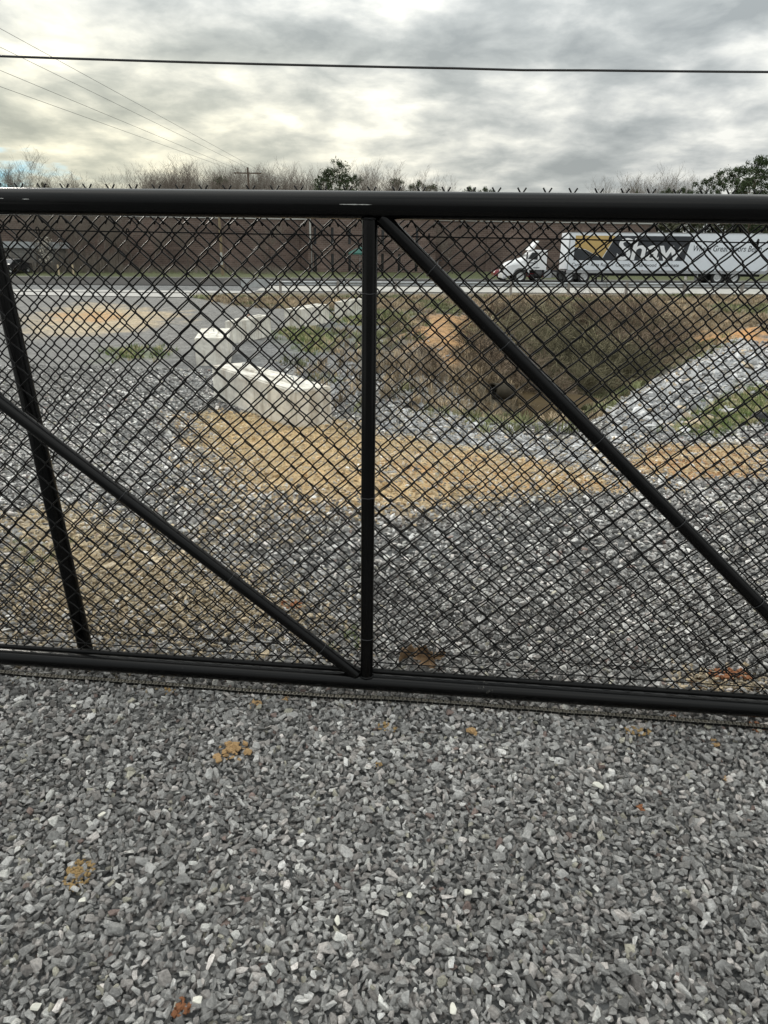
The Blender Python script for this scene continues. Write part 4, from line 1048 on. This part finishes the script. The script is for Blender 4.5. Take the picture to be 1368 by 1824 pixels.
def car(label, x, y, m, heading=0, sc=1., cat='car'):
    t = empty('parked_car' if 'parked' in label else 'moving_car', label, cat, (x, y, hz(x, y)+.03), heading)
    prof = [(-2.2, .35), (-2.25, .62), (-2.1, .80), (-1.2, .92), (-.55, 1.38), (.7, 1.42), (1.45, 1.05), (2.15, .98), (2.22, .55), (2.15, .32)]
    MB().prism([(a*sc, b*sc) for a, b in prof], -.88*sc, .88*sc).build('body', m, t, bevel=.05)
    for s_ in (-1, 1):
        a, b = sorted((s_*.885*sc, s_*.893*sc))
        MB().prism([(-1.0*sc, .95*sc), (-.5*sc, 1.30*sc), (.05*sc, 1.32*sc), (.05*sc, .95*sc)], a, b).build('window', M['glass'], t)
        MB().prism([(.12*sc, .95*sc), (.12*sc, 1.32*sc), (.65*sc, 1.33*sc), (1.2*sc, 1.0*sc)], a, b).build('window', M['glass'], t)
        MB().box((-2.2*sc, s_*.65*sc, .68*sc), (.08, .3, .12)).build('headlight', M['rim'], t)
    tm, rm = wheel_meshes(.33*sc, .2); tm.materials.append(M['rubber']); rm.materials.append(M['rim'])
    for xx in (-1.4, 1.35):
        for s_ in (-1, 1): add_wheel(t, xx*sc, s_*.80*sc, .33*sc, tm, rm)
    return t
car('red car mostly hidden behind the nose of the white truck', at(893, 500, 62.).x+1.4, 61.9, M['red'])
car('small black vehicle parked beyond the road at the left edge', at(22, 485, 69.).x, 69., M['blackcar'], R(80), .92)

# ------------------------------------------------------------------ brick building
def build_building():
    Yw, Yt = 79.0, 75.0; xl = at(-110, 445, Yw).x; xt0, xt1 = at(548, 445, Yt).x, at(776, 445, Yt).x; xr = at(1165, 445, Yw).x
    base = -1.6; t = empty('brick_building', 'long low brown brick building beyond the road with projecting two storey bay', 'building', ((xl+xr)/2, Yw, base))
    o0 = Vector(((xl+xr)/2, Yw, base))
    def zat(u, v, Y): return at(u, v, Y).z-base
    def wall(name, x0, x1, y0, y1, z1a, z1b=None, holes=()):
        """front wall box; holes -> recessed slot windows built from strips"""
        xs = sorted(set([x0, x1]+[h[0] for h in holes]+[h[1] for h in holes])); zs = sorted(set([0, z1a]+[h[2] for h in holes]+[h[3] for h in holes])); mb = MB()
        for i in range(len(xs)-1):
            for j in range(len(zs)-1):
                xm, zm = (xs[i]+xs[i+1])/2, (zs[j]+zs[j+1])/2
                if any(h[0] < xm < h[1] and h[2] < zm < h[3] for h in holes): continue
                i0 = len(mb.v); mb.v += [(xs[i], y0, zs[j]), (xs[i+1], y0, zs[j]), (xs[i+1], y0, zs[j+1]), (xs[i], y0, zs[j+1])]; mb.f.append((i0, i0+1, i0+2, i0+3))
        for h in holes:      # reveals
            i0 = len(mb.v); d = .35
            mb.v += [(h[0], y0, h[2]), (h[1], y0, h[2]), (h[1], y0, h[3]), (h[0], y0, h[3]), (h[0], y0+d, h[2]), (h[1], y0+d, h[2]), (h[1], y0+d, h[3]), (h[0], y0+d, h[3])]
            mb.f += [(i0, i0+1, i0+5, i0+4), (i0+1, i0+2, i0+6, i0+5), (i0+2, i0+3, i0+7, i0+6), (i0+3, i0, i0+4, i0+7)]
        i0 = len(mb.v); mb.v += [(x0, y0, 0), (x1, y0, 0), (x1, y0, z1a), (x0, y0, z1a), (x0, y1, 0), (x1, y1, 0), (x1, y1, z1a), (x0, y1, z1a)]
        mb.f += [(i0, i0+3, i0+7, i0+4), (i0+1, i0+5, i0+6, i0+2), (i0+3, i0+2, i0+6, i0+7), (i0+4, i0+7, i0+6, i0+5)]
        mb.v = [(a-o0.x, b-o0.y, c) for a, b, c in mb.v]
        w_ = mb.build(name, M['brick'], t, fix=False)
        for h in holes:
            q = MB(); q.box(((h[0]+h[1])/2-o0.x, y0+.30-o0.y, (h[2]+h[3])/2), (h[1]-h[0]-.02, .04, h[3]-h[2]-.02)); wn = q.build('window', M['glass'], w_)
            MB().box(((h[0]+h[1])/2-o0.x, y0-.02-o0.y, h[2]-.06), (h[1]-h[0]+.2, .16, .10)).build('sill', M['coping'], w_) if False else None
        return w_
    zl = zat(400, 389, Yw); zr_ = zat(900, 395, Yw); zt_ = zat(600, 372, Yt)
    wall('wall', xl, xt0, Yw, Yw+40, zl); wall('wall', xt1, xr, Yw, Yw+40, zr_)
    holes = []
    for u in (561.5, 592, 622.5, 652, 681.5, 711.5, 742):
        x = at(u, 445, Yt).x
        holes.append((x-.145, x+.145, zat(u, 484, Yt), zat(u, 452, Yt))); holes.append((x-.145, x+.145, zat(u, 435, Yt), zat(u, 405, Yt)))
    wall('bay_wall', xt0, xt1, Yt, Yw+20, zt_, holes=holes)
    for (a, b, z, y) in ((xl, xt0, zl, Yw), (xt1, xr, zr_, Yw), (xt0, xt1, zt_, Yt)):
        MB().box(((a+b)/2-o0.x, y+.12-o0.y, z+.07), (b-a+.1, .45, .16)).build('coping', M['coping'], t)
    def pil(u, Y, z, w_=.14, m=M['brick'], nm='pilaster', pr=.10, z0=0):
        x = at(u, 445, Y).x; MB().box((x-o0.x, Y-pr/2-.003-o0.y, (z0+z)/2), (w_, pr, z-z0)).build(nm, m, t)
    for u in (-20, 85, 190, 295, 395, 475, 530): pil(u, Yw, zl-.3, .5)
    for u in (790, 870, 950, 1035, 1120): pil(u, Yw, zr_-.3, .5)
    pil(553.5, Yt, zt_-.1, .16, M['coping'], 'downpipe', .14, zat(553, 432, Yt)); pil(555, Yt, zat(553, 432, Yt), .10, M['shed'], 'downpipe', .12)
    # rooftop units seen over the right wing
    x = at(974, 395, 92).x; MB().box((x-o0.x, 92-o0.y, zat(974, 394, 92)), (5.6, 4, .9)).build('roof_unit', M['roof'], t, bevel=.05)
    x = at(905, 395, 92).x; MB().box((x-o0.x, 92-o0.y, zat(905, 397, 92)), (1.6, 3, .8)).build('roof_unit', M['coping'], t, bevel=.05)
    # ledge course at floor level of the bay
    for v in (446,): MB().box(((xt0+xt1)/2-o0.x, Yt-.02-o0.y, zat(650, v, Yt)), (xt1-xt0, .05, .10)).build('string_course', M['brick'], t)
build_building()
def build_canopy():
    p = at(641, 488, 72.); t = empty('patio_umbrella', 'teal patio umbrella by the brick bay partly behind the gate upright', 'umbrella', (p.x, 72., hz(p.x, 72.)))
    mb = MB(); n = 8; mb.v = [(0, 0, 2.55)]+[(math.cos(2*math.pi*k/n)*1.15, math.sin(2*math.pi*k/n)*1.15, 1.95) for k in range(n)]+[(math.cos(2*math.pi*k/n)*1.15, math.sin(2*math.pi*k/n)*1.15, 1.80) for k in range(n)]
    mb.f = [(0, 1+k, 1+(k+1) % n) for k in range(n)]+[(1+k, 9+k, 9+(k+1) % n, 1+(k+1) % n) for k in range(n)]
    o = mb.build('canopy', M['teal'], t, fix=False); MB().tube([(0, 0, 0), (0, 0, 2.5)], .03, 8).build('pole', M['alu'], t)
    MB().tube([(0, 0, .0), (0, 0, .12)], .3, 12).build('base', M['chassis'], t); MB().tube([(0, 0, .68), (0, 0, .74)], .6, 16).build('table_top', M['chassis'], t)
build_canopy()
def build_shed():
    p = at(70, 487, 74.); t = empty('shed', 'weathered grey shed among bare trees left of the brick building', 'shed', (p.x, 74., hz(p.x, 74.)))
    MB().box((0, 0, 1.1), (5.2, 3.0, 2.2)).build('wall', M['shed'], t)
    for k in range(9): MB().box((0, -1.52, .15+k*.24), (5.2, .03, .19)).build('board', M['shed'], t)
    MB().prism([(-2.9, 2.15), (2.9, 2.15), (2.6, 2.75), (-2.6, 2.75)], -1.8, 1.8).build('roof', M['galv'], t)
    MB().box((1.2, -1.56, 1.0), (.9, .05, 1.9)).build('door', M['chassis'], t)
build_shed()
for u, lab in ((105, 'thin pale marker post by the left road, nearer the shed'), (131, 'thin pale marker post by the left road, nearer the green verge')):
    p = at(u, 487, 67.5); o = MB().box((0, 0, .45), (.12, .10, .9)).build('marker_post', palew); o.location = (p.x, 67.5, hz(p.x, 67.5)); tag(o, lab, 'marker post')
p = at(397, 490, 68.); t = empty('utility_pole', 'slim pale wooden pole with white band standing before the left brick wing', 'utility pole', (p.x, 68., hz(p.x, 68.)))
MB().tube([(0, 0, 0), (.0, 0, 5.2)], [.14, .10], 10).build('pole', mat('pale_pole_wood', (.22, .17, .10), .85, noise=3, var=.2), t); MB().box((0, -.13, 1.5), (.22, .04, 1.1)).build('marker', M['coping'], t)

# ------------------------------------------------------------------ trees
def bare_tree_mesh(seed, H_=13., spread=.55, levels=4):
    r = random.Random(seed); tk = MB(); cr = MB()
    def grow(p, d, l, rad, lev, mb):
        pts = [p]; rr = [rad]; q = p; segs = 4 if lev < 2 else 3
        for k in range(segs):
            d = (d+Vector((r.gauss(0, .13), r.gauss(0, .13), .06+r.gauss(0, .06)))).normalized(); q = q+d*l/segs; pts.append(q); rr.append(rad*(1-.62*(k+1)/segs))
            if lev < levels and (k > 0 or lev > 0):
                for c in range(2 if lev < 3 else 2):
                    a = r.uniform(0, 6.28); sd = Vector((math.cos(a), math.sin(a), r.uniform(.1, .8))).normalized()
                    grow(q, (d*(1-spread)+sd*spread).normalized(), l*r.uniform(.48, .68), max(.012, rr[-1]*.6), lev+1, cr)
        mb.tube(pts, rr, 5 if lev < 2 else 3, False)
    grow(Vector((0, 0, 0)), Vector((0, 0, 1)), H_*.62, H_*.016, 0, tk)
    return tk.mesh('trunk', False), cr.mesh('crown', False)
def pine_mesh(seed, H_=13., W_=3.4, z0=.22, dense=1.):
    r = random.Random(seed); tk = MB(); cr = MB(); lb = MB()
    tk.tube([(0, 0, 0), (r.gauss(0, .1), r.gauss(0, .1), H_*.5), (r.gauss(0, .2), r.gauss(0, .2), H_*.97)], [H_*.017, H_*.012, .03], 7, False)
    n = int(46*dense)
    for k in range(n):
        t = (k+r.random())/n; z = H_*(z0+(1-z0)*t); prof = math.sin(math.pi*min(1, (1-t)*.80+.10))**.8
        L_ = W_*prof*r.uniform(.45, 1.12); a = r.uniform(0, 6.28); d = Vector((math.cos(a), math.sin(a), r.uniform(-.05, .45))).normalized()
        tip = Vector((0, 0, z))+d*L_; lb.tube([(0, 0, z-.1), tuple(Vector((0, 0, z)).lerp(tip, .6)), tuple(tip)], [.05, .035, .015], 3, False)
        for c in range(4):
            cc = Vector((0, 0, z)).lerp(tip, r.uniform(.35, 1.08))+Vector((r.gauss(0, .22), r.gauss(0, .22), r.gauss(0, .16))); R_ = r.uniform(.35, .75)
            for j in range(24):
                o = Vector((r.gauss(0, 1), r.gauss(0, 1), r.gauss(0, .7))).normalized()*R_*r.uniform(.3, 1); q = cc+o; s = r.uniform(.12, .30)
                e1 = Vector((r.gauss(0, 1), r.gauss(0, 1), r.gauss(0, 1))).normalized()*s; e2 = Vector((r.gauss(0, 1), r.gauss(0, 1), r.gauss(0, 1))).normalized()*s*.6
                i0 = len(cr.v); cr.v += [tuple(q-e1), tuple(q+e1), tuple(q+e2)]; cr.f.append((i0, i0+1, i0+2))
    return tk.mesh('trunk', False), cr.mesh('crown', False), lb.mesh('limbs', False)
M['needles'] = mat('pine_needles', (.045, .065, .028), .8, noise=.9, var=.45, spec=.2)
M['twig'] = mat('bare_twigs', (.17, .145, .12), .9)
BT = [bare_tree_mesh(i, 13, random.choice((.48, .55, .6)), 4) for i in range(5)]
for a, b in BT: a.materials.append(M['bark']); b.materials.append(M['twig'])
PT = [pine_mesh(10+i, 13., w_, z0) for i, (w_, z0) in enumerate(((3.6, .15), (2.9, .3), (4.2, .2), (3.0, .4)))]
for a, b, c in PT: a.materials.append(M['pbark']); b.materials.append(M['needles']); c.materials.append(M['pbark'])
BH = [float(np.quantile([v.co.z for v in b.vertices], .965)) for a, b in BT]; PH = [float(np.quantile([v.co.z for v in b.vertices], .985)) for a, b, c in PT]
def put_bare(u, vtop, Y, k, label, group, dead=False):
    p = at(u, vtop, Y); z = hz(p.x, Y); s = max(.15, (p.z-z)/BH[k % 5])
    t = empty('bare_tree', label, 'tree', (p.x, Y, z), random.uniform(0, 6.28), group); t.scale = (s*random.uniform(.9, 1.1), s*random.uniform(.9, 1.1), s)
    for nm, me in zip(('trunk', 'crown'), BT[k % 5]): o = bpy.data.objects.new(nm, me); COL.objects.link(o); o.parent = t
def put_pine(u, vtop, Y, k, label, wd=1., group=None):
    p = at(u, vtop, Y); z = hz(p.x, Y); s = max(.15, (p.z-z)/PH[k % 4])
    t = empty('pine_tree', label, 'tree', (p.x, Y, z), random.uniform(0, 6.28), group); t.scale = (s*wd, s*wd, s)
    for nm, me in zip(('trunk', 'crown', 'limb'), PT[k % 4]): o = bpy.data.objects.new(nm, me); COL.objects.link(o); o.parent = t
def build_trees():
    k = 0
    for (u, v), w_ in zip(((8, 292), (32, 288), (58, 306), (72, 318)), ('leftmost', 'second from left', 'third from left', 'rightmost and lowest')):
        put_bare(u, v, 118, k, 'bare grey tree against the blue sky gap, '+w_+' of the four', 'bare trees at the far left'); k += 1
    for (u, v), w_ in zip(((108, 316), (128, 320), (150, 322)), ('left', 'middle', 'right')):
        put_bare(u, v, 130, k, 'thin low bare treetop before the pale clouds, the '+w_+' one of three', 'low bare trees on the left'); k += 1
    for i, u in enumerate(range(238, 566, 11)):
        v = 301+abs(math.sin(u*.13))*14+(10 if 400 < u < 420 else 0); put_bare(u+random.uniform(-5, 5), v, random.uniform(108, 126), k, 'bare winter tree rising behind the left wing of the brick building', 'bare trees behind the left brick wing'); k += 1
    for (u, v), w_ in zip(((640, 296), (655, 300), (672, 312), (690, 318), (700, 322), (735, 330)), ('nearest to it and tallest', 'second from it', 'third from it', 'fourth from it', 'fifth from it', 'farthest from it')):
        put_bare(u, v, 122, k, 'bare pale tree right of the tallest central pine, '+w_, 'bare trees right of the central pine'); k += 1
    for (u, v), w_ in zip(((1100, 322), (1122, 328), (1140, 332), (1165, 324), (1182, 320), (1200, 324), (1216, 322)), ('first', 'second', 'third', 'fourth', 'fifth', 'sixth', 'last')):
        put_bare(u, v, 150, k, 'faint bare skyline tree above the trailer, '+w_+' from the left', 'bare trees above the trailer'); k += 1
    put_pine(605, 290, 104, 0, 'tallest dark pine rising near the middle of the skyline', .80)
    put_pine(577, 303, 108, 3, 'thin crowned pine just left of the tallest central pine', .8); put_pine(628, 314, 106, 2, 'shorter pine at the right shoulder of the tallest central pine', .62)
    put_pine(395, 318, 112, 1, 'small dark evergreen among bare trees left of the crossarm pole', .8)
    put_pine(708, 321, 125, 1, 'first of the little dark pines right of the upright', .8); put_pine(742, 325, 128, 2, 'second little dark pine right of the upright, broader', .62)
    put_pine(768, 331, 132, 1, 'third little pine right of the upright, lowest', .8)
    for u, v, w_ in ((840, 335, 'left'), (868, 336, 'right')): put_pine(u, v, 140, 2, 'low dark treetop just over the rail left of the truck, the '+w_+' one of two', .6)
    put_pine(1187, 338, 118, 2, 'rounded dark treetop over the middle of the trailer', .55)
    put_pine(1222, 336, 112, 2, 'low rounded treetop left of the right hand pines', .6)
    put_pine(1262, 318, 96, 2, 'left and lowest of the big dark pines at the right', .72); put_pine(1290, 304, 94, 0, 'big dark pine second from left in the right hand clump', .7)
    put_pine(1318, 299, 95, 1, 'big dark pine third from left in the right hand clump', .95); put_pine(1356, 284, 84, 3, 'tall open pine at the right edge of the frame', .95); put_pine(1392, 290, 86, 0, 'tall pine cut by the right edge of the frame', .8)
    put_pine(1340, 318, 100, 2, 'shorter pine between the third pine and the open edge pine', .6)
    put_pine(78, 328, 120, 2, 'tiny dark evergreen top on the left skyline', .5)
    # bare wood in front of the left wing
    for u, v, Y in ((48, 372, 71), (70, 368, 72), (92, 360, 73), (118, 366, 71), (140, 362, 73), (160, 358, 75), (182, 372, 71), (204, 366, 76), (228, 372, 73), (20, 362, 76), (262, 392, 74), (330, 398, 75)):
        put_bare(u, v, Y, k, 'bare tree in the thicket before the left end of the brick building', 'bare trees in the left thicket'); k += 1
    for u, v in ((468, 400), (810, 405)):
        put_bare(u, v, 73, k, 'small bare tree standing against the brick wall '+('left of the bay' if u < 500 else 'right of the bay'), None); k += 1
    # blossoming shrub
    p = at(84, 470, 69.5); t = empty('blossom_tree', 'small tree with white blossom beside the shed at the left', 'tree', (p.x, 69.5, hz(p.x, 69.5)))
    MB().tube([(0, 0, 0), (.05, 0, 1.2), (0, .1, 2.9)], [.07, .05, .02], 6).build('trunk', M['bark'], t); mb = MB(); r = random.Random(4)
    for j in range(650):
        z = r.uniform(1., 3.3); q = Vector((r.gauss(0, .42)*(1.1-abs(z-2.1)/2.2), r.gauss(0, .4), z)); e1 = Vector([r.gauss(0, .05) for _ in range(3)]); e2 = Vector([r.gauss(0, .05) for _ in range(3)])
        i0 = len(mb.v); mb.v += [tuple(q), tuple(q+e1), tuple(q+e2)]; mb.f.append((i0, i0+1, i0+2))
    mb.build('crown', mat('blossom', (.62, .58, .50), .8), t, fix=False)
    # undergrowth masses
    mb = MB(); r = random.Random(9)
    for j in range(2600):
        u = r.choice((r.uniform(-60, 240), r.uniform(-60, 240), r.uniform(240, 520))); Y = r.uniform(70, 76); p = at(u, 480, Y); h_ = r.uniform(.5, 2.6 if u < 220 else .7); z = hz(p.x, Y)
        d = Vector((r.gauss(0, .35), r.gauss(0, .3), 1)).normalized()*h_; mb.tube([(p.x, Y, z), (p.x+d.x*.5+r.gauss(0, .1), Y+d.y*.5, z+d.z*.5), (p.x+d.x, Y+d.y, z+d.z)], [.022, .016, .006], 3, False)
    o = mb.build('undergrowth', M['twig'], fix=False); tag(o, 'tangle of leafless saplings along the foot of the left wing', 'undergrowth', kind='stuff')
    # far forest behind trailer
    mb = MB(); r = random.Random(12)
    for j in range(15000):
        x = r.uniform(24, 90); Y = r.uniform(88, 104); top = 6.3+2.0*float(vn(np.array([x*.22]), np.array([.5]), 4)[0])+(x-24)*.03; z = r.uniform(-.5, top); s = r.uniform(.15, .5)
        e1 = Vector([r.gauss(0, s) for _ in range(3)]); e2 = Vector([r.gauss(0, s) for _ in range(3)]); i0 = len(mb.v); mb.v += [(x, Y, z), (x+e1.x, Y+e1.y, z+e1.z), (x+e2.x, Y+e2.y, z+e2.z)]; mb.f.append((i0, i0+1, i0+2))
    o = mb.build('forest', mat('forest_foliage', (.060, .062, .038), .9, noise=.25, var=.5, spec=.1), fix=False); tag(o, 'dark mixed forest edge seen above the truck trailer', 'forest', kind='stuff')
    # distant wood closing the horizon behind the building
    mb = MB()
    for j in range(15000):
        x = r.uniform(-95, 95); Y = r.uniform(128, 150); top = 7.2+2.8*float(vn(np.array([x*.10]), np.array([.5]), 8)[0]); z = r.uniform(-.5, top); s = r.uniform(.06, .30)
        e1 = Vector((r.gauss(0, s*.4), r.gauss(0, s*.4), r.gauss(0, s*2.4))); e2 = Vector([r.gauss(0, s*.6) for _ in range(3)]); i0 = len(mb.v); mb.v += [(x, Y, z), (x+e1.x, Y+e1.y, z+e1.z), (x+e2.x, Y+e2.y, z+e2.z)]; mb.f.append((i0, i0+1, i0+2))
    o = mb.build('distant_wood', M['twig'], fix=False); tag(o, 'far bare grey wood on the horizon behind the brick building', 'wood', kind='stuff')
build_trees()

# ------------------------------------------------------------------ power poles and cables
Pp = at(441, 298, 105); t = empty('utility_pole', 'dark wooden utility pole with crossarm among the bare trees on the skyline', 'utility pole', (Pp.x, 105, hz(Pp.x, 105))); zz = Pp.z-hz(Pp.x, 105)
MB().tube([(0, 0, 0), (0, 0, zz)], [.19, .13], 10).build('pole', M['woodpole'], t)
MB().box((0, -.16, zz-.75), (3.9, .14, .16)).build('crossarm', M['woodpole'], t)
for x in (-1.8, -.9, .9, 1.8): MB().tube([(x, -.16, zz-.68), (x, -.16, zz-.48)], [.05, .035], 8).build('insulator', M['galv'], t)
for i, (xo, u0, v0) in enumerate(((1.8, 0, 36), (.9, 0, 76), (-.9, 0, 126), (-1.8, 0, 161))):
    a = Vector((Pp.x+xo, 105-.16, Pp.z-.46)); b = at(u0, v0, 48.); d = (b-a); e = a+d*1.9; e.z = b.z+(b.z-a.z)*.55
    pts = []
    for k in range(41):
        s = k/40; q = a.lerp(e, s); q.z -= 4*1.1*s*(1-s)*0; pts.append(q)
    o = MB().tube([tuple(p_) for p_ in pts], .014, 5).build('power_line', M['line']); o.data.shade_smooth()
    tag(o, ('highest', 'second highest', 'third highest', 'lowest')[i]+' of the four thin overhead wires climbing to the upper left', 'power line')
pts = []
for k in range(61):
    x = -30+60*k/60; pts.append((x, 12.+.0*x, 4.068-.0115*(x+6)*0+.0025*0+.0012*(x-1.5)**2*.9+.0-.010*math.exp(-((x-2.1)/.5)**2)))
o = MB().tube(pts, .0165, 8).build('overhead_cable', M['cable']); o.data.shade_smooth(); tag(o, 'thick black overhead cable crossing the whole sky', 'cable')
print('objects', len(bpy.data.objects))
